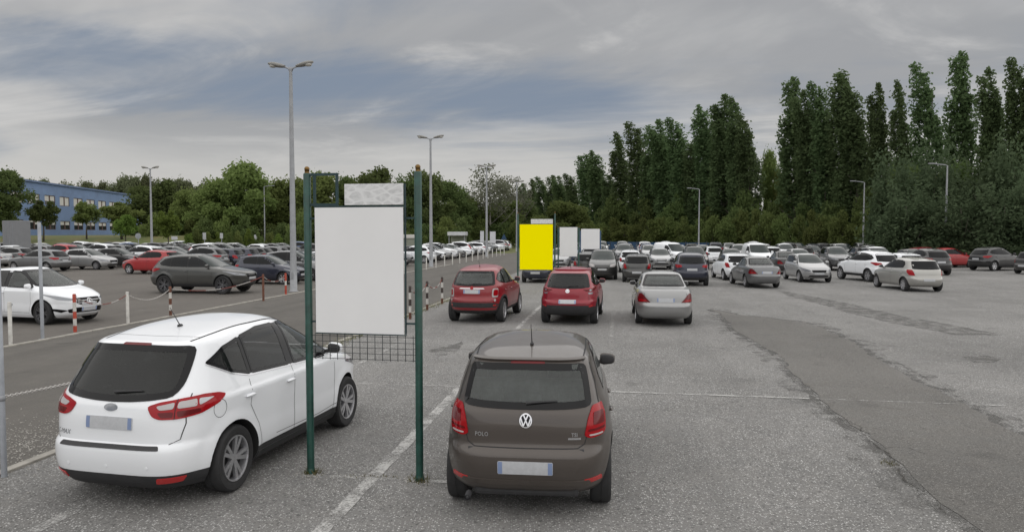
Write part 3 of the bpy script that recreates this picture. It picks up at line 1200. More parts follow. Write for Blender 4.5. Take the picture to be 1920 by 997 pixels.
def make_car(kind, sc=(1, 1, 1), res=0.07, step=0.05, ne=9, ns=26, tail='hatch', head='sweep', far=False, rims='alloy', spokes=10, style='twin', R=None, glass='glass_dark',
             clad=False, antenna=True, extras=None, nr=None, trim=True, tz=None, rear_wiper=True, clear=None):
    S = SPEC[kind]
    sx, sy, sz = sc
    sh = make_shell(kind, sc, 0.018, nr)
    R = R or S['R'] * sz
    sh.wheels = (S['ra'] * sx, S['fa'] * sx, R, R + 0.055)
    c = Car(sh, res)
    z = lambda v: v * sz
    xr = lambda zz: float(sh.at(np.array([zz]))[0][0])
    Wz = lambda zz: float(sh.at(np.array([zz]))[2][0])
    # glass
    if clear:
        c.cabin(S, sc)
    for k_, (nm, poly) in enumerate(S['side']):
        if clear:
            c.pane(nm, 'side', roundc(scaled(poly, sx, sz), 0.022, 2), clear[1] if k_ == len(S['side']) - 1 and kind == 'mpv' or k_ == 0 and kind != 'mpv' else clear[0], .03, both=True)
            continue
        c.lay(nm, 'side', roundc(scaled(poly, sx, sz), 0.022, 2), glass, 0.0045, 0.02)
    if not far and not clear:
        for poly in S['pillar']:
            c.lay('window_surround', 'side', scaled(poly, sx, sz), 'gloss_black', 0.0025, 0.015)
    z0, z1, f0, f1, sag = S['rw']
    z0, z1 = z(z0), z(z1)

    def endglass(z0, z1, f0, f1, sag, k=5):
        left = []
        for i in range(k + 1):
            t = i / k
            zz = z0 + (z1 - z0) * t
            left.append(((f0 + (f1 - f0) * t ** (.45 if f0 < .75 else 1.0)) * Wz(zz), zz))
        bot = [(left[0][0] * (1 - 2 * j / 6), z0 - sag * (1 - (1 - 2 * j / 6) ** 2)) for j in range(1, 6)]
        top = [(left[-1][0] * (1 - 2 * j / 6), z1 + 0.006 * (1 - (1 - 2 * j / 6) ** 2)) for j in range(1, 6)]
        return [(-p[0], p[1]) for p in left][::-1] + bot[::-1] + left + top
    rw = endglass(z0, z1, f0, f1, sag)
    if clear:
        c.pane('rear_window', 'rear', roundc(rw, 0.05, 2), clear[2], .05)
    else:
        c.lay('rear_window', 'rear', roundc(rw, 0.05, 2), glass if kind != 'sedan' else 'glass_tint', 0.004, 0.02, both=False)
    a0, a1, b0, b1, s2 = S['ws']
    wsp = roundc(endglass(z(a0), z(a1), b0, b1, s2), 0.05, 2)
    if clear:
        c.pane('windscreen', 'front', wsp, 'glass_clear', .05)
    else:
        c.lay('windscreen', 'front', wsp, 'glass_tint', 0.004, 0.02, both=False)
    if clear and kind == 'mpv':
        for poly in ([(-.27, 1.066), (-.115, 1.06), (-.115, 1.518), (-.27, 1.518)], [(-1.04, 1.10), (-.98, 1.098), (-.98, 1.468), (-1.04, 1.456)]):
            c.lay('pillar_trim', 'side', scaled(poly, sx, sz), 'gloss_black', 0.0022, 0.015)
    elif clear and kind == 'suv':
        for poly in ([(-.31, 1.095), (-.21, 1.095), (-.21, 1.50), (-.31, 1.50)], [(-1.085, 1.115), (-1.015, 1.11), (-1.015, 1.455), (-1.085, 1.445)]):
            c.lay('pillar_trim', 'side', scaled(poly, sx, sz), 'gloss_black', 0.0022, 0.015)
    elif clear:
        for poly in S['pillar']:
            c.lay('pillar_trim', 'side', scaled(poly, sx, sz), 'gloss_black', 0.0022, 0.015)
    if extras:
        extras(c, S, sc)
    # front face
    hx, hy = S['hood']
    fz = {'mpv': .80, 'hatch': .70, 'suv': .86, 'sedan': .68, 'van': .82}[kind] * sz
    wf = Wz(fz)
    if head == 'sweep':
        c.lay('headlight', 'wrap_front', roundc([(.46 * wf, fz - .075), (.62 * wf, fz - .11), (1.02 * wf, fz - .075), (1.38 * wf, fz + .055), (1.30 * wf, fz + .075), (.9 * wf, fz + .02)], .03, 2), 'lamp_smoked', 0.006, 0.02)
    else:
        c.lay('headlight', 'wrap_front', roundc([(.50 * wf, fz - .09), (.95 * wf, fz - .10), (1.18 * wf, fz + .04), (.90 * wf, fz + .07), (.52 * wf, fz + .03)], .05, 2), 'lamp_clear', 0.006, 0.02)
    c.lay('grille', 'front', roundc([(-.46 * wf, fz - .04), (.46 * wf, fz - .04), (.40 * wf, fz - .17), (-.40 * wf, fz - .17)], .05, 2), 'gloss_black', 0.004, 0.02, both=False)
    c.lay('air_intake', 'front', roundc([(-.55 * wf, fz - .30), (.55 * wf, fz - .30), (.62 * wf, fz - .40), (-.62 * wf, fz - .40)], .04, 2), 'black_plastic', 0.004, 0.02, both=False)
    c.lay('number_plate', 'front', [(-.26, fz - .27), (.26, fz - .27), (.26, fz - .17), (-.26, fz - .17)], 'plate_white', 0.010, 0.02, both=False)
    # tail
    if tail == 'hatch':
        zl = S['belt'] * sz - .06
        w = Wz(zl)
        c.lay('tail_light', 'wrap_rear', roundc([(.70 * w, zl - .16), (1.02 * w, zl - .15), (1.20 * w, zl - .02), (1.16 * w, zl + .09), (.82 * w, zl + .08)], .03, 2), 'lamp_red', 0.007, 0.02)
    if tail == 'suv':
        zl = S['belt'] * sz - .07
        w = Wz(zl)
        c.lay('tail_light', 'wrap_rear', roundc([(.58 * w, zl - .04), (.95 * w, zl - .09), (1.28 * w, zl + .02), (1.34 * w, zl + .07), (.95 * w, zl + .07), (.60 * w, zl + .05)], .03, 2), 'lamp_red', 0.007, 0.02)
    if tail == 'tall':
        w = Wz(z(1.2))
        c.lay('tail_light', 'wrap_rear', roundc([(.86 * w, z(.85)), (1.10 * w, z(.85)), (1.10 * w, z(1.3)), (.90 * w, z(1.3))], .03, 2), 'lamp_red', 0.007, 0.02)
    if tail in ('hatch', 'suv', 'tall'):
        zp = {'hatch': .52, 'suv': .80, 'mpv': .80, 'van': .75, 'sedan': .8}[kind] * sz
        c.lay('number_plate', 'rear', [(-.26, zp - .055), (.26, zp - .055), (.26, zp + .055), (-.26, zp + .055)], 'plate_white', 0.010, 0.02, both=False)
    # mirrors
    mx, mz = S['mirror'][0] * sx, S['mirror'][1] * sz
    my = Wz(mz) + .10
    m = MB()
    m.add(*mirror_shape(mx, my, mz), 0, True)
    m.add(*mirror_shape(mx - .035, my, mz, (.04, .086, .055)), 1, True)
    m.tube([(mx + .02, my - .16, mz - .05), (mx + .01, my - .05, mz - .03)], .025, 6, 1)
    c.mb('door_mirror', m, ['PAINT', 'black_plastic'], both=True)
    if not far:
        m = MB()
        zh = (S['belt'] - .10) * sz
        for hx_ in ((-.30, -1.13) if kind != 'van' else (.05,)):
            p = sh.side([hx_ * sx], [zh])[0]
            m = MB()
            m.sphere((p[0], p[1] + .012, p[2]), (.095, .022, .017), 10, 6)
            c.mb('door_handle', m, ['PAINT'], both=True)
            c.lay('handle_cup', 'side', [(p[0] + .05 * math.cos(t), zh + .036 * math.sin(t)) for t in np.linspace(0, 2 * math.pi, 12, endpoint=False)], 'PAINT', .0008, .004)
        bz, lo = S['belt'] * sz, (S['tz'] + .04) * sz
        xa, xb, xc = S['side'][0][1][0][0], None, None
        if kind == 'van':
            seams = [('side', [(.0, z(1.62)), (-.02, lo)]), ('side', [(1.0, z(1.1)), (.98, z(.6)), (.85, lo)])]
        else:
            fr = S['ra'] * sx + R + .10
            seams = [('side', [(-.20 * sx, z(S['ws'][0])), (-.22 * sx, lo)]), ('side', [(.86 * sx, bz), (.86 * sx, z(.62)), (.80 * sx, lo)]),
                     ('side', [(-1.07 * sx, bz + .05), (-1.12 * sx, z(.80)), (fr - .02, z(.58)), (fr + .03, lo)]),
                     ('side', [(.80 * sx, lo), (fr + .03, lo)])]
        if tail is not None or kind == 'suv' or kind == 'sedan':
            seams.append(('rear', [(.74 * Wz(bz), bz - .02), (.76 * Wz(bz), z(.72)), (.66 * Wz(bz), z(.635)), (-.66 * Wz(bz), z(.635))]))
        c.lines('panel_gap', seams, 'seam', 0.007)
    if clad:
        for ax in sh.wheels[:2]:
            ra = R + .055
            arc = [(ax + ra * math.cos(t), R + ra * math.sin(t)) for t in np.linspace(-.15, math.pi + .15, 22)]
            arc += [(ax + (ra + .055) * math.cos(t), R + (ra + .055) * math.sin(t)) for t in np.linspace(math.pi + .15, -.15, 22)]
            arc = [p for p in arc if p[1] > sh.zb + .01]
            c.lay('arch_cladding', 'side', arc, 'black_plastic', .006, .02, res=.06)
    if rear_wiper and kind != 'sedan' and not far:
        m = MB()
        zz = z0 + .03
        p = sh.end([0.0, -.30], [zz, zz + .02])
        a, b = Vector(p[0]) - Vector((.02, 0, 0)), Vector(p[1]) - Vector((.02, 0, 0))
        m.tube([a, a.lerp(b, .3) + Vector((-.008, 0, .004)), b], [.016, .011, .007], 6)
        c.mb('wiper', m, ['black_plastic'])
    if antenna:
        tp = sh.top([-1.05 * sx if kind != 'sedan' else -.5], [0.0])[0]
        m = MB()
        m.sphere((tp[0], 0, tp[2] + .008), (.045, .02, .018), 10, 6)
        m.tube([(tp[0], 0, tp[2] + .01), (tp[0] - .16, 0, tp[2] + .21)], [.006, .003], 6)
        c.mb('antenna', m, ['black_plastic'])
    c.wheel_set(R, S['tw'], S['rim'], S['W'] * sy - .022, spokes, rims, 18 if far else 32, style)
    t_z = (tz if tz else S['tz'] * sz) if trim else None
    c.cut_body(step, ne, ns, t_z, 'black_plastic')
    return c
# ------------------------------------------------------------------ what sets the single models apart
def ellipse(cx, cz, a, b, n=24):
    return [(cx + a * math.cos(2 * math.pi * k / n), cz + b * math.sin(2 * math.pi * k / n)) for k in range(n)]


def plate(c, how, cz, off=0.012, w=.26, h=.055):
    i = len(c.parts)
    c.lay('number_plate', how, roundc([(-w, cz - h), (w, cz - h), (w, cz + h), (-w, cz + h)], .012, 2), 'plate_white', off, .018, both=False)
    for s in (-1, 1):
        c.lay('plate_band', how, [(s * (w - .004), cz - h + .004), (s * (w - .045), cz - h + .004), (s * (w - .045), cz + h - .004), (s * (w - .004), cz + h - .004)], 'plate_blue', off + .0015, .004, both=False, parent=i)


def mpv_extras(c, S, sc):
    i = len(c.parts)
    lamp = [(.40, .955), (.52, .992), (.72, 1.018), (.92, 1.028), (1.10, 1.014), (1.21, .985), (1.13, .93), (.92, .868), (.70, .845), (.53, .845), (.46, .87)]
    n0 = len(c.parts)
    c.lay('tail_light', 'wrap_rear', roundc(lamp, .03, 2), 'lamp_red', .010, .03)
    for k, poly in enumerate(([(.49, .957), (.655, .985), (.655, .935), (.53, .925)], [(.685, .988), (.85, .998), (.87, .94), (.685, .936)], [(.87, .998), (1.05, .985), (.89, .942)])):
        j = len(c.parts)
        c.lay('clear_lens', 'wrap_rear', roundc(poly, .018, 2), ['lamp_clear', 'lamp_clear', 'plate_white'][k], .0125, .006)
        c.parts[j].parent, c.parts[j + 1].parent = n0, n0 + 1
    for k, poly in enumerate(([(.51, .905), (.655, .91), (.655, .86), (.55, .86)], [(.685, .915), (.90, .918), (.92, .885), (.70, .86)])):
        j = len(c.parts)
        c.lay('dark_lens', 'wrap_rear', roundc(poly, .015, 2), 'lamp_dark_red', .0120, .006)
        c.parts[j].parent, c.parts[j + 1].parent = n0, n0 + 1
    c.lines('lamp_joint', [('wrap_rear', [(.67, .845), (.67, 1.012)])], 'seam', .007, .0135)
    c.lay('reflector', 'wrap_rear', roundc([(.50, .262), (.74, .275), (.80, .325), (.52, .318)], .015, 2), 'reflector_red', .008, .02)
    c.lay('bumper_pad', 'rear', roundc([(-.56, .578), (.56, .578), (.54, .612), (-.54, .612)], .012, 2), 'black_plastic', .004, .012, both=False)
    c.lay('brake_light', 'rear', roundc([(-.165, 1.451), (.165, 1.451), (.155, 1.469), (-.155, 1.469)], .007, 2), 'lamp_dark_red', .008, .02, both=False)
    c.lines('roof_seam', [('top', [(-1.56, .505), (-1.2, .535), (-.6, .55), (0.0, .535), (.12, .52)])], 'seam', .022, .002)
    c.lines('chrome_strip', [('side', [(-1.60, 1.272), (-1.33, 1.150), (-1.05, 1.084), (-.25, 1.050), (.66, 1.025)])], 'chrome', .013, .005)
    fl = ellipse(-1.60, .865, .085, .085, 28)
    v, f = c.line('side', fl + [fl[0]], .005)
    c.parts.append(PD('fuel_flap', [p * np.array([1, -1, 1]) for p in v], [t[::-1] for t in f], 'seam'))
    c.lines('roof_gap', [('top', [(-1.40, .53), (-1.44, .25), (-1.45, 0)])], 'seam', .005)
    c.lines('tailgate_gap', [('rear', [(.725, 1.05), (.735, .80), (.70, .66), (.62, .622)])], 'seam', .007)
    c.lines('door_crease', [('side', [(1.05, .40), (.40, .37), (-.62, .39)])], 'black_plastic', .006, .001)
    c.lay('sill_trim', 'side', [(-.98, .20), (.90, .20), (.90, .285), (-.98, .285)], 'black_plastic', .006, .02)
    plate(c, 'rear', .80)
    c.lay('maker_badge', 'rear', ellipse(0, .935, .075, .032), 'lamp_smoked', .008, .012, both=False)
    c.text('C-MAX', 'rear', (.56, .668), .062, 'lamp_smoked', shear=.35)
    for y in (-.44, .0, .44):
        m = MB()
        p = c.sh.end([y], [.42])[0]
        m.lathe([(.001, -.004), (.016, -.003), (.018, .002)], 12, 0, 'X', tuple(p))
        c.mb('parking_sensor', m, ['PAINT'])


def polo_extras(c, S, sc):
    n0 = len(c.parts)
    lamp = [(.555, .745), (.62, .725), (.80, .735), (.875, .76), (.885, .90), (.86, .985), (.66, .985), (.60, .90)]
    c.lay('tail_light', 'wrap_rear', roundc(lamp, .025, 2), 'lamp_red', .010, .03)
    for poly, mt in (([(.66, .93), (.84, .93), (.845, .83), (.65, .83)], 'lamp_dark_red'), ([(.60, .80), (.85, .805), (.85, .785), (.59, .78)], 'lamp_dark_red'), ([(.60, .757), (.80, .757), (.80, .743), (.61, .743)], 'lamp_clear')):
        j = len(c.parts)
        c.lay('lens', 'wrap_rear', roundc(poly, .02, 2), mt, .012, .006)
        c.parts[j].parent, c.parts[j + 1].parent = n0, n0 + 1
    c.lay('reflector', 'wrap_rear', roundc([(.56, .345), (.80, .345), (.80, .385), (.56, .38)], .012, 2), 'reflector_red', .007, .02)
    c.lay('brake_light', 'rear', roundc([(-.17, 1.322), (.17, 1.322), (.165, 1.337), (-.165, 1.337)], .005, 2), 'lamp_dark_red', .007, .02, both=False)
    c.lay('plate_recess', 'rear', roundc([(-.44, .41), (.44, .41), (.56, .55), (.50, .57), (-.50, .57), (-.56, .55)], .03, 2), 'PAINT', .003, .02, both=False)
    plate(c, 'rear', .485, .011)
    c.lay('bumper_lip', 'rear', roundc([(-.62, .335), (.62, .335), (.60, .375), (-.60, .375)], .012, 2), 'PAINT', .012, .02, both=False)
    c.lines('tailgate_gap', [('rear', [(.575, .74), (.555, .68), (.49, .645), (0, .64)]), ('rear', [(.69, .99), (.655, 1.15), (.60, 1.31)])], 'seam', .008)
    c.lines('roof_seam', [('top', [(-1.50, .535), (-1.0, .565), (-.3, .575), (.05, .56)])], 'seam', .014, .002)
    c.lay('spoiler', 'rear', roundc([(-.56, 1.338), (.56, 1.338), (.545, 1.350), (-.545, 1.350)], .005, 1), 'PAINT', .022, .04, both=False)
    # round emblem: ring and the two stacked letters in raised strokes
    cz, r = .872, .055
    c.lay('emblem', 'rear', ellipse(0, cz, r, r), 'gloss_black', .006, .012, both=False)
    n0 = len(c.parts) - 1
    ring = ellipse(0, cz, r, r, 32)
    v, f = c.line('rear', ring + [ring[0]], .011, .012)
    V, F = list(v), list(f)

    def stroke(pts, w=.0115):
        v, f = c.line('rear', [(-a * r, cz + b * r) for a, b in pts], w, .012)
        b = len(V)
        V.extend(v)
        F.extend(tuple(i + b for i in t) for t in f)
    stroke([(-.40, .86), (0.0, .10)])
    stroke([(.40, .86), (0.0, .10)])
    stroke([(-.86, .38), (-.42, -.78)])
    stroke([(-.42, -.78), (0.0, .04)])
    stroke([(0.0, .04), (.42, -.78)])
    stroke([(.42, -.78), (.86, .38)])
    c.parts.append(PD('emblem_letters', V, F, 'chrome', n0, smooth=False))
    c.text('POLO', 'rear', (.42, .735), .05, 'chrome', bold=.001)
    c.text('TSI', 'rear', (-.46, .745), .045, 'chrome', bold=.001)
    c.lay('small_badge', 'rear', [(-.40, .718), (-.52, .718), (-.52, .735), (-.40, .735)], 'chrome', .004, .006, both=False)
    m = MB()
    m.lathe([(.026, -.12), (.030, .0), (.026, .0), (.022, -.10), (.001, -.11)], 16, 0, 'X', (-1.93, .54, .235))
    c.mb('exhaust_pipe', m, ['steel_dark'])
    m = MB()
    m.box((-1.60, 0, .25), (.5, 1.0, .10), 0, bevel=.03)
    c.mb('underbody', m, ['black_plastic'], smooth=False)


def crossover_a_extras(c, S, sc):
    n0 = len(c.parts)
    zc = .86
    c.lay('tail_light', 'wrap_rear', roundc([(.63, zc - .12), (.90, zc - .12), (.92, zc + .13), (.66, zc + .13)], .06, 3), 'lamp_clear', .009, .03)
    j = len(c.parts)
    c.lay('lens', 'wrap_rear', roundc([(.685, zc - .075), (.895, zc - .08), (.90, zc + .09), (.70, zc + .09)], .05, 3), 'lamp_red', .013, .008)
    c.parts[j].parent, c.parts[j + 1].parent = n0, n0 + 1
    c.lay('chrome_bar', 'rear', roundc([(-.40, .975), (.40, .975), (.36, 1.0), (-.36, 1.0)], .01, 1), 'chrome', .012, .02, both=False)
    c.lay('maker_badge', 'rear', ellipse(0, 1.0, .05, .05), 'lamp_red', .016, .02, both=False)
    plate(c, 'rear', .90)
    c.lay('bumper_insert', 'rear', roundc([(-.70, .46), (.70, .46), (.76, .55), (.62, .60), (-.62, .60), (-.76, .55)], .03, 2), 'black_plastic', .006, .02, both=False)
    c.lay('reflector', 'wrap_rear', roundc([(.70, .50), (.84, .50), (.84, .545), (.70, .54)], .012, 2), 'reflector_red', .010, .02)
    c.lay('fog_lamp', 'wrap_rear', ellipse(.78, .66, .045, .035), 'lamp_clear', .008, .02)


def crossover_b_extras(c, S, sc):
    n0 = len(c.parts)
    c.lay('tail_light', 'wrap_rear', roundc([(.46, .985), (.60, .935), (.95, .945), (1.22, 1.03), (1.10, 1.04), (.72, 1.0)], .02, 2), 'lamp_dark_red', .010, .03)
    j = len(c.parts)
    c.lay('lens', 'wrap_rear', ellipse(.72, .965, .05, .024), 'lamp_smoked', .013, .006)
    c.parts[j].parent, c.parts[j + 1].parent = n0, n0 + 1
    c.lay('lens', 'wrap_rear', roundc([(.62, .905), (.86, .905), (.84, .86), (.66, .86)], .015, 2), 'lamp_smoked', .006, .02)
    c.lay('emblem', 'rear', ellipse(0, .945, .062, .05), 'chrome', .008, .014, both=False)
    v, f = c.line('rear', [(-.05, .965), (-.028, .945), (0, .925), (.028, .945), (.05, .965)], .010, .012)
    c.parts.append(PD('emblem_wing', v, f, 'steel_dark', len(c.parts) - 1, smooth=False))
    plate(c, 'rear', .66)
    c.lay('bumper_insert', 'rear', roundc([(-.80, .33), (.80, .33), (.84, .50), (.60, .56), (-.60, .56), (-.84, .50)], .03, 2), 'black_plastic', .007, .02, both=False)
    c.lay('reflector', 'wrap_rear', roundc([(.66, .515), (.86, .54), (.86, .575), (.66, .55)], .012, 2), 'reflector_red', .012, .02)
    c.lay('spoiler', 'rear', roundc([(-.60, 1.475), (.60, 1.475), (.58, 1.495), (-.58, 1.495)], .006, 1), 'PAINT', .03, .05, both=False)


def sedan_extras(c, S, sc):
    c.lay('tail_light', 'wrap_rear', roundc([(.44, .665), (.66, .665), (1.02, .66), (1.06, .74), (.90, .885), (.78, .90), (.68, .87)], .02, 2), 'lamp_dark_red', .009, .03)
    n0 = len(c.parts) - 2
    j = len(c.parts)
    c.lay('lens', 'wrap_rear', roundc([(.54, .685), (.90, .68), (.92, .735), (.60, .74)], .015, 2), 'lamp_red', .0115, .006)
    c.parts[j].parent, c.parts[j + 1].parent = n0, n0 + 1
    c.lay('plate_recess', 'rear', roundc([(-.36, .67), (.36, .67), (.42, .80), (-.42, .80)], .03, 2), 'PAINT', .004, .02, both=False)
    plate(c, 'rear', .73, .010)
    c.lay('bumper_strip', 'rear', roundc([(-.76, .535), (.76, .535), (.76, .555), (-.76, .555)], .008, 1), 'PAINT', .014, .02, both=False)


def bclass_extras(c, S, sc):
    sz = sc[2]
    c.lay('grille', 'front', roundc([(-.38, .70), (.38, .70), (.42, .60), (.30, .545), (-.30, .545), (-.42, .60)], .03, 2), 'gloss_black', .008, .02, both=False)
    n0 = len(c.parts) - 1
    c.lines('grille_bar', [('front', [(-.38, .655), (.38, .655)], .012), ('front', [(-.38, .60), (.38, .60)], .012)], 'chrome', .012, .011, both=False)
    c.parts[-1].parent = n0
    ring = ellipse(0, .625, .085, .075, 28)
    V, F = c.line('front', ring + [ring[0]], .014, .016)
    V, F = list(V), list(F)
    for a in (90, 210, 330):
        v, f = c.line('front', [(0, .625), (.08 * math.cos(math.radians(a)), .625 + .07 * math.sin(math.radians(a)))], .02, .016)
        b = len(V)
        V.extend(v)
        F.extend(tuple(i + b for i in t) for t in f)
    c.parts.append(PD('emblem', V, F, 'chrome', n0, smooth=False))
    c.lay('air_vent', 'wrap_front', roundc([(.62, .40), (.80, .34), (1.08, .40), (1.10, .455), (.86, .43)], .02, 2), 'gloss_black', .007, .02)
    c.lay('lower_grille', 'front', roundc([(-.56, .33), (.56, .33), (.60, .42), (.42, .46), (-.42, .46), (-.60, .42)], .03, 2), 'gloss_black', .007, .02, both=False)
    plate(c, 'front', .42, .016)


PROTO = {}
PROTO['mpv_near'] = make_car('mpv', res=.045, step=.028, ne=16, ns=54, tail=None, extras=mpv_extras, nr=[(.2, 4.9), (.7, 5.3), (1.0, 4.9), (1.4, 4.8), (1.6, 4.0)], glass='glass_dark', spokes=10, style='twin', tz=.345, clear=('glass_privacy', 'glass_clear', 'glass_privacy'))
PROTO['hatch_near'] = make_car('hatch', res=.045, step=.028, ne=16, ns=50, tail=None, extras=polo_extras, nr=[(.2, 5.0), (.7, 5.4), (1.0, 4.8), (1.35, 4.6), (1.46, 4.0)], trim=False, clear=('glass_clear', 'glass_clear', 'glass_clear'))
PROTO['crossover_a'] = make_car('suv', (.965, .985, .99), res=.06, step=.034, ne=12, ns=42, clear=('glass_clear', 'glass_clear', 'glass_clear'), tail=None, extras=crossover_a_extras, clad=True, nr=[(.2, 3.4), (.9, 3.6), (1.2, 3.4), (1.6, 3.2)], glass='glass_tint', tz=.38)
PROTO['crossover_b'] = make_car('suv', (.97, .97, .955), res=.06, step=.034, ne=12, ns=42, clear=('glass_privacy', 'glass_clear', 'glass_privacy'), tail=None, extras=crossover_b_extras, clad=True, tz=.44)
PROTO['saloon'] = make_car('sedan', res=.06, step=.034, ne=12, ns=42, clear=('glass_clear', 'glass_clear', 'glass_clear'), tail=None, extras=sedan_extras, trim=False, antenna=False)
PROTO['tall_hatch'] = make_car('mpv', (1.0, .985, .965), res=.06, step=.034, ne=12, ns=42, clear=('glass_privacy', 'glass_clear', 'glass_privacy'), extras=bclass_extras, rims='dark_alloy', trim=False, antenna=False, R=.33)
PROTO['sport_suv'] = make_car('suv', (1.065, 1.04, .985), tail='suv', rims='dark_alloy', R=.37, antenna=False, spokes=10)
PROTO['hatch'] = make_car('hatch', tail='hatch', style='star', spokes=6, trim=False)
PROTO['hatch_long'] = make_car('hatch', (1.075, 1.06, 1.0), tail='hatch', style='star', spokes=7, trim=False, antenna=False)
PROTO['suv'] = make_car('suv', tail='suv', clad=False, style='star', spokes=6, antenna=False)
PROTO['estate'] = make_car('suv', (1.04, .97, .91), tail='suv', style='star', spokes=7, R=.315, trim=False, antenna=False)
PROTO['mpv'] = make_car('mpv', tail='tall', style='star', spokes=6, trim=False, head='round')
PROTO['van'] = make_car('van', tail='tall', style='star', spokes=6, antenna=False, head='round', rims='steel_dark')
LOW = {}
for _k in ('hatch', 'hatch_long', 'suv', 'estate', 'mpv', 'van', 'saloon', 'sport_suv'):
    LOW[_k] = PROTO[_k].joined()
ZS = 1.10      # everything in this place stands a little tall


def spawn(proto, paint_name, x, y, heading, label, category='car', group=None, detail=True, name='parked_car', sc=1.0):
    """heading: clockwise from straight ahead, radians"""
    if detail:
        root = empty(name, (x, y, 0), math.pi / 2 - heading)
        tag(root, label, category, group)
        root.scale = (sc, sc, ZS * sc)
        objs = []
        for pd in PROTO[proto].parts:
            o = bpy.data.objects.new(pd.name, pd.mesh())
            par = root if pd.parent is None else objs[pd.parent]
            link(o, par)
            for i, m in enumerate(pd.mats):
                if m == 'PAINT':
                    o.material_slots[i].link = 'OBJECT'
                    o.material_slots[i].material = MATS[paint_name]
            objs.append(o)
        return root
    pd = LOW[proto]
    o = bpy.data.objects.new(name, pd.mesh())
    link(o)
    o.location = (x, y, 0)
    o.rotation_euler = (0, 0, math.pi / 2 - heading)
    o.scale = (sc, sc, ZS * sc)
    tag(o, label, category, group)
    for i, m in enumerate(pd.mats):
        if m == 'PAINT':
            o.material_slots[i].link = 'OBJECT'
            o.material_slots[i].material = MATS[paint_name]
    return o
# ------------------------------------------------------------------ ground materials
def nodes_of(m):
    nt = m.node_tree
    return nt, nt.nodes, nt.links


def mix_col(nt, fac, a, b, mode='MIX'):
    n = nt.nodes.new('ShaderNodeMix')
    n.data_type = 'RGBA'
    n.blend_type = mode
    for i, v in ((0, fac), (6, a), (7, b)):
        if isinstance(v, (int, float)):
            n.inputs[i].default_value = v
        elif isinstance(v, tuple):
            n.inputs[i].default_value = (*v, 1.0)
        else:
            nt.links.new(v, n.inputs[i])
    return n.outputs[2]


def tex_noise(nt, vec, scale, detail=5.0, rough=0.6, dist=0.0):
    n = nt.nodes.new('ShaderNodeTexNoise')
    n.inputs['Scale'].default_value = scale
    n.inputs['Detail'].default_value = detail
    n.inputs['Roughness'].default_value = rough
    n.inputs['Distortion'].default_value = dist
    nt.links.new(vec, n.inputs['Vector'])
    return n.outputs[0]


def remap(nt, v, a, b, c=0.0, d=1.0):
    n = nt.nodes.new('ShaderNodeMapRange')
    n.inputs['From Min'].default_value = a
    n.inputs['From Max'].default_value = b
    n.inputs['To Min'].default_value = c
    n.inputs['To Max'].default_value = d
    nt.links.new(v, n.inputs['Value'])
    return n.outputs[0]


def row_vector(nt, su, sv):
    """coordinates along and across the road"""
    g = nt.nodes.new('ShaderNodeNewGeometry')
    r = nt.nodes.new('ShaderNodeVectorRotate')
    r.rotation_type = 'Z_AXIS'
    r.inputs['Angle'].default_value = ROW
    nt.links.new(g.outputs['Position'], r.inputs['Vector'])
    m = nt.nodes.new('ShaderNodeVectorMath')
    m.operation = 'MULTIPLY'
    m.inputs[1].default_value = (sv, su, 1.0)
    nt.links.new(r.outputs[0], m.inputs[0])
    return g.outputs['Position'], m.outputs[0]


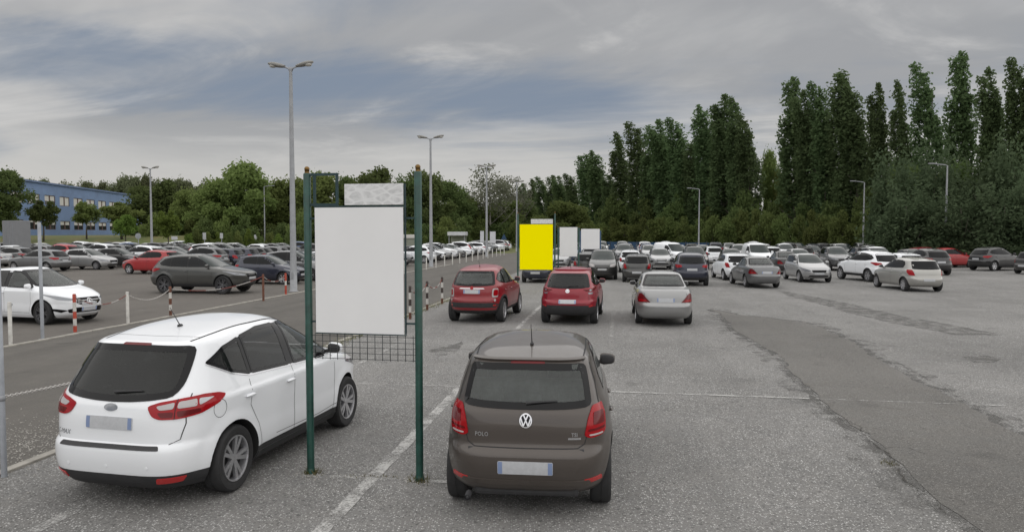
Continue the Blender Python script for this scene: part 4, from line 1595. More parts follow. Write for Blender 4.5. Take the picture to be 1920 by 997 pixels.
def asphalt(name, lo, hi, stone, stone_amt, cell=75.0, bump=0.5, warm=(0.17, 0.155, 0.135), warm_amt=0.35, streak=0.5, rough=0.93, stone_min=0.55):
    m, nt, b = new_mat(name)
    pos, rv = row_vector(nt, 0.10, 1.2)
    big = tex_noise(nt, pos, 0.22, 6.0, 0.62, 0.3)
    mid = tex_noise(nt, pos, 2.3, 6.0, 0.7)
    st = tex_noise(nt, rv, 0.9, 5.0, 0.6)
    fine = tex_noise(nt, pos, 55.0, 4.0, 0.75)
    base = mix_col(nt, remap(nt, big, 0.30, 0.70), lo, hi)
    base = mix_col(nt, remap(nt, mid, 0.38, 0.72, 0.0, warm_amt), base, warm)
    base = mix_col(nt, remap(nt, st, 0.45, 0.68, 0.0, streak * 0.5), base, tuple(c * 0.72 for c in lo))
    oil = remap(nt, tex_noise(nt, pos, 1.1, 2.5, 0.5, 0.4), 0.63, 0.74, 0.0, 0.45)
    base = mix_col(nt, oil, base, tuple(c * 0.5 for c in lo))
    base = mix_col(nt, remap(nt, fine, 0.28, 0.72, 0.0, 1.0), mix_col(nt, 1.0, base, (0.70, 0.70, 0.70), 'MULTIPLY'), mix_col(nt, 1.0, base, (1.28, 1.28, 1.28), 'MULTIPLY'))
    v = nt.nodes.new('ShaderNodeTexVoronoi')
    v.inputs['Scale'].default_value = cell
    v.inputs['Randomness'].default_value = 1.0
    nt.links.new(pos, v.inputs['Vector'])
    sp = nt.nodes.new('ShaderNodeSeparateColor')
    nt.links.new(v.outputs['Color'], sp.inputs[0])
    pick = remap(nt, sp.outputs[0], stone_min, 1.0, 0.0, 1.0)
    near = remap(nt, v.outputs['Distance'], 0.45, 0.30, 0.0, 1.0)
    mu = nt.nodes.new('ShaderNodeMath')
    mu.operation = 'MULTIPLY'
    nt.links.new(pick, mu.inputs[0])
    nt.links.new(near, mu.inputs[1])
    patch = remap(nt, tex_noise(nt, pos, 0.75, 4.0, 0.6), 0.35, 0.62, 0.45, 1.0)
    m2 = nt.nodes.new('ShaderNodeMath')
    m2.operation = 'MULTIPLY'
    nt.links.new(mu.outputs[0], m2.inputs[0])
    nt.links.new(patch, m2.inputs[1])
    m3 = nt.nodes.new('ShaderNodeMath')
    m3.operation = 'MULTIPLY'
    nt.links.new(m2.outputs[0], m3.inputs[0])
    m3.inputs[1].default_value = stone_amt
    col = mix_col(nt, m3.outputs[0], base, stone)
    dk = remap(nt, sp.outputs[1], 0.80, 1.0, 0.0, 0.6 * min(1.0, stone_amt + .2))
    col = mix_col(nt, dk, col, (0.035, 0.034, 0.033))
    nt.links.new(col, b.inputs['Base Color'])
    b.inputs['Roughness'].default_value = rough
    b.inputs['Specular IOR Level'].default_value = 0.3
    bp = nt.nodes.new('ShaderNodeBump')
    bp.inputs['Strength'].default_value = bump
    bp.inputs['Distance'].default_value = 0.006
    nt.links.new(v.outputs['Distance'], bp.inputs['Height'])
    bp.invert = True
    nt.links.new(bp.outputs[0], b.inputs['Normal'])
    return m


asphalt('lot_asphalt', (0.142, 0.140, 0.136), (0.236, 0.232, 0.226), (0.66, 0.655, 0.64), 1.0, 46.0, 0.9, stone_min=.40, warm=(.225, .215, .20), warm_amt=.35)
asphalt('road_asphalt', (0.100, 0.094, 0.086), (0.124, 0.117, 0.107), (0.27, 0.26, 0.24), 0.4, 95.0, 0.3, streak=0.9)
asphalt('left_lot_asphalt', (0.104, 0.095, 0.086), (0.136, 0.125, 0.113), (0.26, 0.25, 0.23), 0.4, 95.0, 0.3)
asphalt('patch_asphalt', (0.106, 0.103, 0.098), (0.166, 0.161, 0.152), (0.46, 0.45, 0.43), 0.8, 62.0, 0.6, warm=(.14, .127, .112), stone_min=.6)
simple('kerb_stone', (0.30, 0.285, 0.255), 0.9, noise=0.3, nscale=3.0, bump=0.3)


def worn_paint(name, col, wear, under=(0.145, 0.141, 0.135)):
    m, nt, b = new_mat(name)
    g = nt.nodes.new('ShaderNodeNewGeometry')
    a = tex_noise(nt, g.outputs['Position'], 38.0, 5.0, 0.75)
    c = tex_noise(nt, g.outputs['Position'], 2.6, 5.0, 0.65)
    ad = nt.nodes.new('ShaderNodeMath')
    ad.operation = 'ADD'
    nt.links.new(a, ad.inputs[0])
    nt.links.new(c, ad.inputs[1])
    f = remap(nt, ad.outputs[0], 1.0 - wear + 0.12, 1.0 - wear - 0.16)
    b.inputs['Base Color'].default_value = (*col, 1.0)
    b.inputs['Roughness'].default_value = 0.9
    tr = nt.nodes.new('ShaderNodeBsdfTransparent')
    ms = nt.nodes.new('ShaderNodeMixShader')
    nt.links.new(remap(nt, f, 0.0, 1.0, 0.0, 0.9), ms.inputs[0])
    nt.links.new(tr.outputs[0], ms.inputs[1])
    nt.links.new(b.outputs[0], ms.inputs[2])
    nt.links.new(ms.outputs[0], nt.nodes['Material Output'].inputs[0])
    return m


worn_paint('crack_dark', (0.045, 0.042, 0.037), 0.03)
worn_paint('line_white', (0.50, 0.495, 0.48), -0.04)
worn_paint('line_faint', (0.46, 0.455, 0.44), 0.07)
worn_paint('line_old', (0.32, 0.31, 0.29), 0.06, (0.112, 0.104, 0.094))

m_, nt_, b_ = new_mat('grass')
g_ = nt_.nodes.new('ShaderNodeNewGeometry')
n1_ = tex_noise(nt_, g_.outputs['Position'], 0.35, 6.0, 0.65)
n2_ = tex_noise(nt_, g_.outputs['Position'], 6.0, 6.0, 0.8)
c_ = mix_col(nt_, remap(nt_, n1_, 0.35, 0.65), (0.075, 0.115, 0.025), (0.165, 0.135, 0.048))
c_ = mix_col(nt_, remap(nt_, n2_, 0.3, 0.7, 0.0, 0.5), c_, (0.05, 0.07, 0.02))
nt_.links.new(c_, b_.inputs['Base Color'])
b_.inputs['Roughness'].default_value = 0.95


# ------------------------------------------------------------------ ground, road, bays
def quad_uv(u0, u1, v0, v1):
    return [RC(u0, v0), RC(u0, v1), RC(u1, v1), RC(u1, v0)]


VL, VR = -14.75, -7.05           # edges of the road
o = sheet('ground', [(-900, -300), (900, -300), (900, 1500), (-900, 1500)], -0.03, 'grass')
tag(o, kind='structure')
tag(sheet('parking_ground', [*quad_uv(-60, 125, VR, 90)], 0.0, 'lot_asphalt'), kind='structure')
tag(sheet('road', [*quad_uv(-60, 260, VL, VR)], 0.0, 'road_asphalt'), kind='structure')
tag(sheet('parking_ground_beyond_road', [*quad_uv(-60, 98, -120, VL)], 0.0, 'left_lot_asphalt'), kind='structure')


def kerb(name, v, w, h, u0, u1):
    n = int((u1 - u0) / 1.0)
    rng = random.Random(hash(name) % 100)
    mb = MB()
    root = empty(name, (0, 0, 0))
    tag(root, kind='structure')
    me = None
    for i in range(n):
        u = u0 + i * 1.0
        if me is None:
            b = MB()
            b.box((0, 0, h / 2 - .04), (w, .985, h + .08), 0, bevel=.012)
            me = b.mesh('kerb_stone', 'kerb_stone')
        o = bpy.data.objects.new('kerb_stone', me)
        link(o, root)
        p = RC(u + .5, v)
        o.location = (p.x, p.y, rng.uniform(-.006, .004))
        o.rotation_euler = (0, 0, -ROW + rng.uniform(-.006, .006))
    return root


kerb('road_kerb_beyond', VL, .13, .035, 2, 62)
kerb('road_kerb', VR + .02, .13, .03, 5, 40)


def strip(name, u0, v0, u1, v1, w, mat, z=0.008, rng=random.Random(5), rag=0.012):
    a, b = RC(u0, v0), RC(u1, v1)
    t = (b - a).normalized()
    s = Vector((-t.y, t.x, 0)) * w / 2
    n = max(2, int((b - a).length / .12))
    L, Rr = [], []
    for i in range(n + 1):
        p = a.lerp(b, i / n)
        L.append(p + s * (1 + rng.uniform(-rag, rag) * 8))
        Rr.append(p - s * (1 + rng.uniform(-rag, rag) * 8))
    mb = MB()
    mb.add([(p.x, p.y, z) for p in L + Rr], [(i, n + 1 + i, n + 2 + i, i + 1) for i in range(n)])
    return tag(mb.build(name, mat), kind='structure')


strip('bay_line', 4.6, -2.70, 12.35, -2.78, .155, 'line_white')
strip('bay_line', 12.45, -2.78, 17.6, -2.84, .13, 'line_faint')
strip('bay_line', 19.0, -2.86, 27.0, -2.90, .13, 'line_white')
strip('bay_line', 4.0, -5.35, 12.3, -5.4, .14, 'line_faint')
strip('bay_line', 12.6, -5.4, 18.0, -5.45, .12, 'line_faint')
strip('bay_line', 17.8, -.15, 25.0, -.15, .12, 'line_faint')
strip('bay_end_line', 12.40, -6.6, 12.44, -.2, .12, 'line_faint', .012)
strip('bay_end_line', 12.42, -.2, 12.39, 3.2, .085, 'line_white', .012)
strip('bay_end_line', 12.39, 3.3, 12.3, 7.4, .07, 'line_faint', .012)
strip('cross_line', 7.55, -3.6, 7.60, -1.6, .10, 'line_faint', .012)
strip('cross_line', 20.4, -5.6, 20.5, -2.0, .10, 'line_faint', .012)
for i in range(14):
    u = 18.0 + i * 2.65
    strip('bay_line', u, -21.6, u, -16.6, .10, 'line_old', .008)
for i in range(10):
    u = 12.0 + i * 5.3
    strip('bay_line', u, -30.0, u, -26.5, .10, 'line_old', .008)


def rough_poly(px, amp, seed, step=.22):
    rng = random.Random(seed)
    P = [G(x, y) for x, y in px]
    out = []
    k = len(P)
    ph = [rng.uniform(0, 6.28) for _ in range(6)]
    d = 0.0
    for i in range(k):
        a, b = P[i], P[(i + 1) % k]
        n = max(1, int((b - a).length / step))
        t = (b - a).normalized()
        nn = Vector((-t.y, t.x, 0))
        for j in range(n):
            q = a.lerp(b, j / n)
            w = sum(math.sin(d * f + ph[m]) / (m + 1) for m, f in enumerate((.9, 2.1, 4.7, 9.1, 17.0)))
            out.append(q + nn * (w * amp + rng.uniform(-.4, .4) * amp))
            d += step
    return out


def patch(px, amp, seed, grow=.16, solid=True):
    """old tarmac whose rim is worn away in spots"""
    P = rough_poly(px, amp, seed)
    n = len(P)
    area = sum(P[k].x * P[(k + 1) % n].y - P[(k + 1) % n].x * P[k].y for k in range(n))
    sg = 1 if area > 0 else -1
    out = []
    for i in range(n):
        t = P[(i + 3) % n] - P[i - 3]
        out.append(P[i] + Vector((t.y, -t.x, 0)).normalized() * grow * sg)
    tag(sheet('tarmac_patch_rim', out, .004, 'patch_rim'), kind='structure')
    if solid:
        wide = []
        for i in range(n):
            t = P[(i + 5) % n] - P[i - 5]
            wide.append(P[i] + Vector((t.y, -t.x, 0)).normalized() * sg * (.38 + .14 * math.sin(i * .37) + .08 * math.sin(i * 1.3)))
        tag(sheet('tarmac_patch_rim', wide, .0025, 'patch_fade'), kind='structure')
    if solid:
        tag(sheet('tarmac_patch', P, .007, 'patch_asphalt'), kind='structure')


worn_paint('patch_fade', (0.122, 0.119, 0.113), 0.10)
worn_paint('patch_rim', (0.118, 0.115, 0.109), 0.03)
patch([(1335, 580), (1380, 590), (1420, 594), (1515, 604), (1575, 632), (1625, 658), (1680, 692), (1740, 727), (1810, 765), (1900, 808), (2030, 865), (2250, 1010), (2000, 1100),
       (1900, 1035), (1800, 965), (1715, 895), (1630, 830), (1570, 775), (1510, 715), (1460, 670), (1395, 628)], .07, 3)
patch([(1460, 545), (1540, 559), (1620, 577), (1700, 594), (1790, 612), (1870, 627), (1790, 627), (1700, 611), (1600, 586), (1510, 563)], .09, 7, .1, False)
patch([(1812, 670), (1850, 667), (1880, 673), (1865, 680), (1825, 679)], .05, 9, .05, False)
patch([(812, 655), (850, 645), (868, 640), (855, 660), (815, 672)], .05, 11, .05, False)


def crack(px, w, seed):
    rng = random.Random(seed)
    P = [G(x, y) for x, y in px]
    pts = []
    for i in range(len(P) - 1):
        n = max(2, int((P[i + 1] - P[i]).length / .05))
        pts += [P[i].lerp(P[i + 1], j / n) for j in range(n)]
    pts.append(P[-1])
    off = 0.0
    L, R_ = [], []
    n = len(pts)
    for i, p in enumerate(pts):
        off = off * .9 + rng.uniform(-.02, .02)
        t = (pts[min(i + 1, n - 1)] - pts[max(i - 1, 0)]).normalized()
        s = Vector((-t.y, t.x, 0))
        ww = w * rng.uniform(.25, 1.2) * min(1.0, 6 * i / n + .15, 6 * (n - i) / n + .1)
        L.append(p + s * (off + ww / 2))
        R_.append(p + s * (off - ww / 2))
    mb = MB()
    mb.add([(p.x, p.y, .010) for p in L + R_], [(i, n + i, n + 1 + i, i + 1) for i in range(n - 1)])
    return tag(mb.build('crack', 'crack_dark'), kind='structure')


for k_, (pl_, w_) in enumerate(([[(1575, 782), (1610, 800), (1650, 842), (1690, 872), (1706, 905), (1740, 922), (1805, 940)], .035], [[(1706, 905), (1760, 950), (1830, 997)], .02], [[(1610, 800), (1660, 806), (1720, 812)], .022],
                              [[(1660, 842), (1700, 838), (1735, 852)], .018], [[(1720, 800), (1770, 812)], .02], [[(1640, 655), (1700, 688), (1790, 738)], .018], [[(1500, 712), (1560, 770), (1600, 806)], .012],
                              [[(1150, 938), (1250, 975), (1330, 960)], .012], [[(1820, 762), (1905, 792)], .02], [[(1440, 540), (1540, 560), (1640, 590)], .03])):
    crack(pl_, w_, k_ + 20)


# loose stones along the road edge and at the feet of posts
simple('pebble', (0.34, 0.325, 0.30), 0.9, noise=0.5, nscale=14.0)


def pebbles(name, spots, seed, label=None):
    rng = random.Random(seed)
    mb = MB()
    for c, rx, ry, n, s0, s1 in spots:
        for _ in range(n):
            x, y = c.x + rng.gauss(0, rx), c.y + rng.gauss(0, ry)
            s = rng.uniform(s0, s1)
            q = [rng.uniform(.7, 1.3) for _ in range(6)]
            vs = [(x + s * q[0], y, s * .3), (x - s * q[1], y, s * .3), (x, y + s * q[2], s * .3), (x, y - s * q[3], s * .3), (x, y, s * q[4] * .8), (x, y, -.002)]
            mb.add(vs, [(0, 2, 4), (2, 1, 4), (1, 3, 4), (3, 0, 4), (2, 0, 5), (1, 2, 5), (3, 1, 5), (0, 3, 5)])
    o = mb.build(name, 'pebble')
    return tag(o, label or 'loose pale stones scattered along the road edge', 'gravel', kind='stuff')


pebbles('gravel', [(G(60, 822), .7, .5, 700, .006, .016), (G(30, 850), .5, .5, 500, .006, .018), (G(110, 800), .6, .4, 300, .005, .014), (RC(11, -6.9), .35, 2.2, 500, .006, .016), (RC(18, -6.8), .3, 3.0, 400, .006, .016)], 4)
pebbles('gravel', [(G(690, 895), .5, .08, 220, .004, .011), (G(583, 888), .12, .1, 120, .004, .012), (G(787, 902), .12, .1, 120, .004, .012), (G(1460, 900), 1.0, .6, 350, .003, .009), (G(1300, 930), 1.4, .6, 350, .003, .008)], 5,
        'fine loose stones lying about the two green posts')

# grass bank and the lawn in front of the building
mb = MB()
nx, ny = 40, 26


def bank(x, y):
    t = min(1, max(0, (y - 88) / 18))
    s = min(1, max(0, (-38 - x) / 14))
    return 2.45 * t * t * (3 - 2 * t) * s * s * (3 - 2 * s)


vs_ = []
for j in range(ny):
    for i in range(nx):
        x, y = -170 + i * (140 / (nx - 1)), 86 + j * (110 / (ny - 1))
        vs_.append((x, y, bank(x, y) + .015 * math.sin(x * 1.7 + y)))
mb.add(vs_, [(j * nx + i, j * nx + i + 1, (j + 1) * nx + i + 1, (j + 1) * nx + i) for j in range(ny - 1) for i in range(nx - 1)], 0, True)
tag(mb.build('grass_bank', 'grass'), kind='structure')
# ------------------------------------------------------------------ foliage
def leaf_mat(name, dark, light, trans=0.3):
    m, nt, b = new_mat(name)
    nt.nodes.remove(b)
    g = nt.nodes.new('ShaderNodeNewGeometry')
    oi = nt.nodes.new('ShaderNodeObjectInfo')
    t = nt.nodes.new('ShaderNodeTexCoord')
    n = tex_noise(nt, t.outputs['Object'], 0.45, 4.0, 0.6)
    a = mix_col(nt, g.outputs['Random Per Island'], dark, light)
    f = remap(nt, n, 0.3, 0.7, 0.0, 0.6)
    a = mix_col(nt, f, a, tuple(c * 0.75 for c in dark))
    hs = nt.nodes.new('ShaderNodeHueSaturation')
    nt.links.new(remap(nt, oi.outputs['Random'], 0, 1, 0.485, 0.515), hs.inputs['Hue'])
    nt.links.new(remap(nt, oi.outputs['Random'], 0, 1, 0.8, 1.2), hs.inputs['Value'])
    nt.links.new(a, hs.inputs['Color'])
    d = nt.nodes.new('ShaderNodeBsdfDiffuse')
    tr = nt.nodes.new('ShaderNodeBsdfTranslucent')
    nt.links.new(hs.outputs[0], d.inputs[0])
    nt.links.new(hs.outputs[0], tr.inputs[0])
    mx = nt.nodes.new('ShaderNodeMixShader')
    mx.inputs[0].default_value = trans
    nt.links.new(d.outputs[0], mx.inputs[1])
    nt.links.new(tr.outputs[0], mx.inputs[2])
    nt.links.new(mx.outputs[0], nt.nodes['Material Output'].inputs[0])
    return m


leaf_mat('leaf_poplar', (.098, .145, .066), (.155, .212, .10), .5)
leaf_mat('leaf_mid', (0.16, 0.205, 0.066), (0.215, 0.265, 0.095), .48)
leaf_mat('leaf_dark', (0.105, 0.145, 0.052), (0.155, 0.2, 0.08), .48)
leaf_mat('leaf_bright', (0.13, 0.19, 0.045), (0.19, 0.26, 0.066), .48)
leaf_mat('leaf_olive', (0.112, 0.145, 0.048), (0.165, 0.2, 0.075), .48)
leaf_mat('leaf_grey', (.082, .118, .064), (.135, .182, .102), .45)
leaf_mat('leaf_bare', (.135, .145, .10), (.22, .225, .165), .42)
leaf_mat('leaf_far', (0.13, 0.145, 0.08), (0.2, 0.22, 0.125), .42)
leaf_mat('grass_blade', (0.12, 0.125, 0.05), (0.26, 0.235, 0.12))
simple('bark', (0.075, 0.065, 0.052), 0.95, noise=0.4, nscale=3.0)
simple('bark_pale', (0.20, 0.19, 0.165), 0.95, noise=0.3, nscale=3.0)


def fast_mesh(name, V, nv, mat):
    """V: (n*nv,3) array, polygons of nv corners each"""
    n = len(V) // nv
    me = bpy.data.meshes.new(name)
    me.vertices.add(len(V))
    me.vertices.foreach_set('co', V.astype(np.float32).ravel())
    me.loops.add(n * nv)
    me.loops.foreach_set('vertex_index', np.arange(n * nv, dtype=np.int32))
    me.polygons.add(n)
    me.polygons.foreach_set('loop_start', np.arange(0, n * nv, nv, dtype=np.int32))
    me.polygons.foreach_set('loop_total', np.full(n, nv, dtype=np.int32))
    me.materials.append(MATS[mat])
    me.update(calc_edges=True)
    return me


def leaf_quads(P, size, rng, long=1.5, up=0.0):
    n = len(P)
    a = rng.normal(size=(n, 3))
    a[:, 2] += up
    a /= np.linalg.norm(a, axis=1, keepdims=True)
    b = rng.normal(size=(n, 3))
    b -= a * np.sum(a * b, axis=1, keepdims=True)
    b /= np.linalg.norm(b, axis=1, keepdims=True)
    s = size * rng.uniform(.6, 1.35, (n, 1))
    a, b = a * s * long * .5, b * s * .5
    Q = np.stack([P - a, P - b * .9 + a * .1, P + a, P + b * .9 + a * .1], 1)
    return Q.reshape(-1, 3)


def blob_points(rng, c, r, n, shell=.55):
    d = rng.normal(size=(n, 3))
    d /= np.linalg.norm(d, axis=1, keepdims=True)
    q = rng.uniform(0, 1, (n, 1)) ** shell
    return np.array(c) + d * q * np.array(r)


def crown_broad(seed, n=6500, size=.34, lobes=26, W=4.2, z0=2.2, z1=12.0, pear=.0, flat=1.0):
    """radius W, from z0 to z1"""
    rng = np.random.default_rng(seed)
    pts = []
    zc, zr = (z0 + z1) / 2, (z1 - z0) / 2
    for k in range(lobes):
        d = rng.normal(size=3)
        d /= np.linalg.norm(d)
        q = rng.uniform(.35, .86) if k > 3 else .1
        w = W * (1 - pear * max(0, d[2]))
        c = np.array([d[0] * w * q, d[1] * w * q, zc + d[2] * zr * q])
        r = rng.uniform(.20, .40) * W
        m = int(n / lobes)
        pts.append(blob_points(rng, c, (r, r, r * .8 * flat), m))
        tw = blob_points(rng, c, (r * 1.18, r * 1.18, r * 1.08), m // 14, .25)
        pts.append(tw)
    P = np.concatenate(pts)
    P = P[P[:, 2] > z0 * .6]
    return leaf_quads(P, size, rng)


def crown_poplar(seed, n=9000, size=.30, H=25.0, W=2.1, plumes=19):
    """a column of upright plumes, blunt at the top and leaning a little to one side"""
    rng = np.random.default_rng(seed)
    pts = []
    top_lean = rng.uniform(-2.2, -.9)
    for k in range(plumes):
        t = k / (plumes - 1)
        zb = H * (.05 + .66 * t ** .9)
        ln = H * rng.uniform(.20, .30)
        ztop = min(H * rng.uniform(.90, .985), zb + ln) if k < plumes - 2 else H * (1.0 if k == plumes - 1 else rng.uniform(.93, .98))
        an = k * 2.399 + rng.uniform(-.5, .5)
        wide = (1.0 - .28 * t ** 4) * (.75 + .25 * min(1, t * 4))
        rad = W * wide * rng.uniform(.30, .80)
        m = int(n / plumes)
        s = rng.uniform(0, 1, m)
        prof = np.sin(np.pi * np.clip(s * .80 + .10, 0, 1)) ** .45
        r = W * rng.uniform(.34, .58)
        d = rng.normal(size=(m, 3))
        d /= np.linalg.norm(d, axis=1, keepdims=True)
        q = rng.uniform(0, 1, (m, 1)) ** .55
        clump = 1 + .22 * np.sin(s * 19 + k * 1.7)[:, None]
        p = d * q * r * prof[:, None] * clump
        zz = zb + s * (ztop - zb)
        p[:, 0] += rad * math.cos(an) * (1 - .2 * s) + top_lean * (zz / H) ** 3
        p[:, 1] += rad * math.sin(an) * (1 - .2 * s)
        p[:, 2] = p[:, 2] * .7 + zz
        pts.append(p)
    m = n // 70                                  # loose leaves round the edge
    s = rng.uniform(.08, 1, m)
    a = rng.uniform(0, 2 * math.pi, m)
    w = W * (1.0 - .45 * s ** 4) * rng.uniform(.6, 1.0, m)
    pts.append(np.stack([np.cos(a) * w + top_lean * s ** 3, np.sin(a) * w, s * H * .96], 1))
    return leaf_quads(np.concatenate(pts), size, rng, 1.4, .3)


def crown_feather(seed, n=15000, size=.27, H=13.0, W=4.2, twigs=150):
    """loose upright sprays with thin drooping ends"""
    rng = np.random.default_rng(seed)
    pts = []
    for k in range(twigs):
        an = rng.uniform(0, 2 * math.pi)
        el = rng.uniform(.15, 1.0)
        L = H * rng.uniform(.35, 1.0)
        m = n // twigs
        s = np.sort(rng.uniform(.05, 1, m))
        rr = W * (1.0 - .55 * el) * s ** .8 * rng.uniform(.7, 1.15)
        z = .3 + L * (s * (.45 + .55 * el)) - 1.6 * (s ** 3) * (1 - el)
        p = np.stack([np.cos(an) * rr, np.sin(an) * rr, np.maximum(z, .1)], 1)
        p += rng.normal(scale=(.16 + .30 * s[:, None]), size=(m, 3))
        pts.append(p)
    return leaf_quads(np.concatenate(pts), size, rng, 1.9, .2)


def crown_bush(seed, n=4200, size=.21, W=2.4, H=4.6):
    rng = np.random.default_rng(seed)
    pts = []
    for k in range(16):
        a, q = rng.uniform(0, 2 * math.pi), rng.uniform(0, 1) ** .6
        z = H * rng.uniform(.15, .78)
        c = (math.cos(a) * W * q * .8, math.sin(a) * W * q * .8, z * (1.1 - .35 * q))
        r = rng.uniform(.28, .46) * W
        pts.append(blob_points(rng, c, (r, r, r * .9), n // 16))
    P = np.concatenate(pts)
    P = P[P[:, 2] > .05]
    return leaf_quads(P, size, rng)


def trunk_mesh(name, seed, H, r0, limbs=7, z_first=.25, spread=.3, mat='bark', twigs=0):
    rng = random.Random(seed)
    mb = MB()
    top = Vector((rng.uniform(-.3, .3), rng.uniform(-.3, .3), H * .88))
    path = [Vector((0, 0, -.1)), Vector((rng.uniform(-.08, .08), rng.uniform(-.08, .08), H * .3)), Vector((rng.uniform(-.2, .2), rng.uniform(-.2, .2), H * .6)), top]
    mb.tube(path, [r0 * 1.25, r0 * .85, r0 * .5, r0 * .12], 8)
    for k in range(limbs):
        t = z_first + (.85 - z_first) * k / max(1, limbs - 1)
        z = H * t * .88
        an = k * 2.4 + rng.uniform(-.4, .4)
        L = H * spread * (1.15 - t) * rng.uniform(.8, 1.2)
        p0 = path[1].lerp(path[2], min(1, max(0, (t * .88 - .3) / .3)))
        p0 = Vector((p0.x, p0.y, z))
        p1 = p0 + Vector((math.cos(an) * L * .5, math.sin(an) * L * .5, L * .45))
        p2 = p0 + Vector((math.cos(an) * L * .95, math.sin(an) * L * .95, L * 1.0))
        r = r0 * .42 * (1.1 - t)
        mb.tube([p0, p1, p2], [r, r * .6, r * .15], 6)
        for j in range(twigs):
            q = p0.lerp(p2, rng.uniform(.35, .95))
            e = q + Vector((rng.uniform(-1, 1), rng.uniform(-1, 1), rng.uniform(.1, 1.2))) * L * .35
            mb.tube([q, q.lerp(e, .5) + Vector((0, 0, .1)), e], [r * .3, r * .2, r * .06], 4)
    return mb.mesh(name, mat)


CROWN = {}
for k_ in range(8):
    CROWN['poplar', k_] = (fast_mesh('crown', crown_poplar(40 + k_, n=(13000, 9500, 11500, 8500, 13500, 10000, 9000, 12000)[k_], plumes=(19, 14, 17, 12, 22, 15, 13, 18)[k_]), 4, 'leaf_poplar'), trunk_mesh('trunk', 40 + k_, 24.0, .28, 9, .12, .10), 25.0, 2.1)
for k_ in range(4):
    CROWN['broad', k_] = (fast_mesh('crown', crown_broad(60 + k_, n=15000, size=.28, W=4.6, lobes=44, pear=.3, z0=.9), 4, 'leaf_mid'), trunk_mesh('trunk', 60 + k_, 10.4, .22, 8, .2, .3), 11.0, 4.4)
for k_ in range(2):
    CROWN['round', k_] = (fast_mesh('crown', crown_broad(80 + k_, n=5200, size=.20, lobes=34, W=2.0, z0=1.9, z1=5.6), 4, 'leaf_bright'), trunk_mesh('trunk', 80 + k_, 5.0, .11, 7, .4, .3), 5.6, 2.0)
for k_ in range(3):
    CROWN['feather', k_] = (fast_mesh('crown', crown_feather(90 + k_), 4, 'leaf_grey'), trunk_mesh('trunk', 90 + k_, 10.0, .16, 10, .08, .45), 13.0, 4.2)
for k_ in range(4):
    CROWN['bush', k_] = (fast_mesh('crown', crown_bush(100 + k_), 4, 'leaf_olive'), trunk_mesh('trunk', 100 + k_, 3.6, .07, 6, .1, .5), 4.6, 2.6)
CROWN['bare', 0] = (fast_mesh('crown', crown_broad(120, n=3000, size=.24, lobes=60, W=4.8, z0=4, z1=13.5), 4, 'leaf_bare'), trunk_mesh('trunk', 120, 12.5, .2, 16, .2, .42, 'bark_pale', 7), 13.0, 4.6)


def plant(kind, var, x, y, h, w, label, name, group=None, leaf=None, rz=0.0, z=0.0, category='tree'):
    cm, tm, H0, W0 = CROWN[kind, var]
    root = empty(name, (x, y, z), rz)
    tag(root, label, category, group)
    root.scale = (w / W0, w / W0, h / H0)
    c = link(bpy.data.objects.new('crown', cm), root)
    if leaf:
        c.material_slots[0].link = 'OBJECT'
        c.material_slots[0].material = MATS[leaf]
    link(bpy.data.objects.new('trunk', tm), root)
    return root


def plant_px(kind, var, px, top, halfpx, Z, label, name, **kw):
    """a plant seen at column px, its top at row top, half as wide as halfpx"""
    z = kw.get('z', 0.0)
    x = (px - 960) / FPX * Z
    h = CAM_H + (437.5 - top) / FPX * Z - z
    return plant(kind, var, x, Z, h, halfpx / FPX * Z, label, name, **kw)


# ordinal words for labels
ORD = ['first', 'second', 'third', 'fourth', 'fifth', 'sixth', 'seventh', 'eighth', 'ninth', 'tenth', 'eleventh', 'twelfth', 'thirteenth', 'fourteenth', 'fifteenth', 'sixteenth', 'seventeenth', 'eighteenth',
       'nineteenth', 'twentieth', 'twenty-first', 'twenty-second', 'twenty-third', 'twenty-fourth', 'twenty-fifth', 'twenty-sixth', 'twenty-seventh', 'twenty-eighth', 'twenty-ninth', 'thirtieth',
       'thirty-first', 'thirty-second', 'thirty-third', 'thirty-fourth', 'thirty-fifth', 'thirty-sixth', 'thirty-seventh', 'thirty-eighth', 'thirty-ninth', 'fortieth', 'forty-first', 'forty-second', 'forty-third']


def row_depth(px):
    return 1.0 / (0.00465 + 9.13e-6 * (px - 1040))


prng = random.Random(11)
pop = [(985, 345, 15), (1005, 336, 16), (1022, 333, 17), (1040, 330, 17), (1058, 331, 17), (1078, 326, 19), (1103, 291, 24), (1126, 284, 24), (1146, 330, 20), (1168, 249, 25), (1203, 231, 27), (1227, 246, 25), (1251, 226, 28),
       (1281, 223, 30), (1303, 270, 26), (1329, 199, 30), (1356, 183, 31), (1384, 184, 27), (1404, 216, 24), (1490, 150, 31), (1521, 172, 28), (1546, 154, 30), (1582, 138, 36), (1608, 162, 32), (1646, 161, 32), (1690, 153, 32),
       (1738, 122, 38), (1801, 103, 42), (1862, 131, 36), (1915, 114, 42), (1950, 160, 40)]
for i, (px, ty, hw) in enumerate(pop):
    plant_px('poplar', (i * 3) % 8, px, ty, hw * (1.04 if px < 1630 else .80), row_depth(px), f'tall dark columnar poplar, {ORD[i]} from left in the row', 'poplar_tree', group='poplars in the long row', rz=prng.uniform(-.35, .35))
for i, (px, ty, hw) in enumerate([(1438, 292, 26), (1466, 306, 20), (1190, 355, 40), (1300, 355, 40), (1540, 330, 45), (1620, 320, 45)]):
    plant_px('broad', i % 4, px, ty, hw, row_depth(px) + 14, f'loose leafy tree filling a gap behind the poplars, {ORD[i]} of six', 'leafy_tree', group='trees behind the poplars', leaf='leaf_mid' if i < 2 else 'leaf_dark', rz=i)
bx = list(range(1120, 1760, 27))
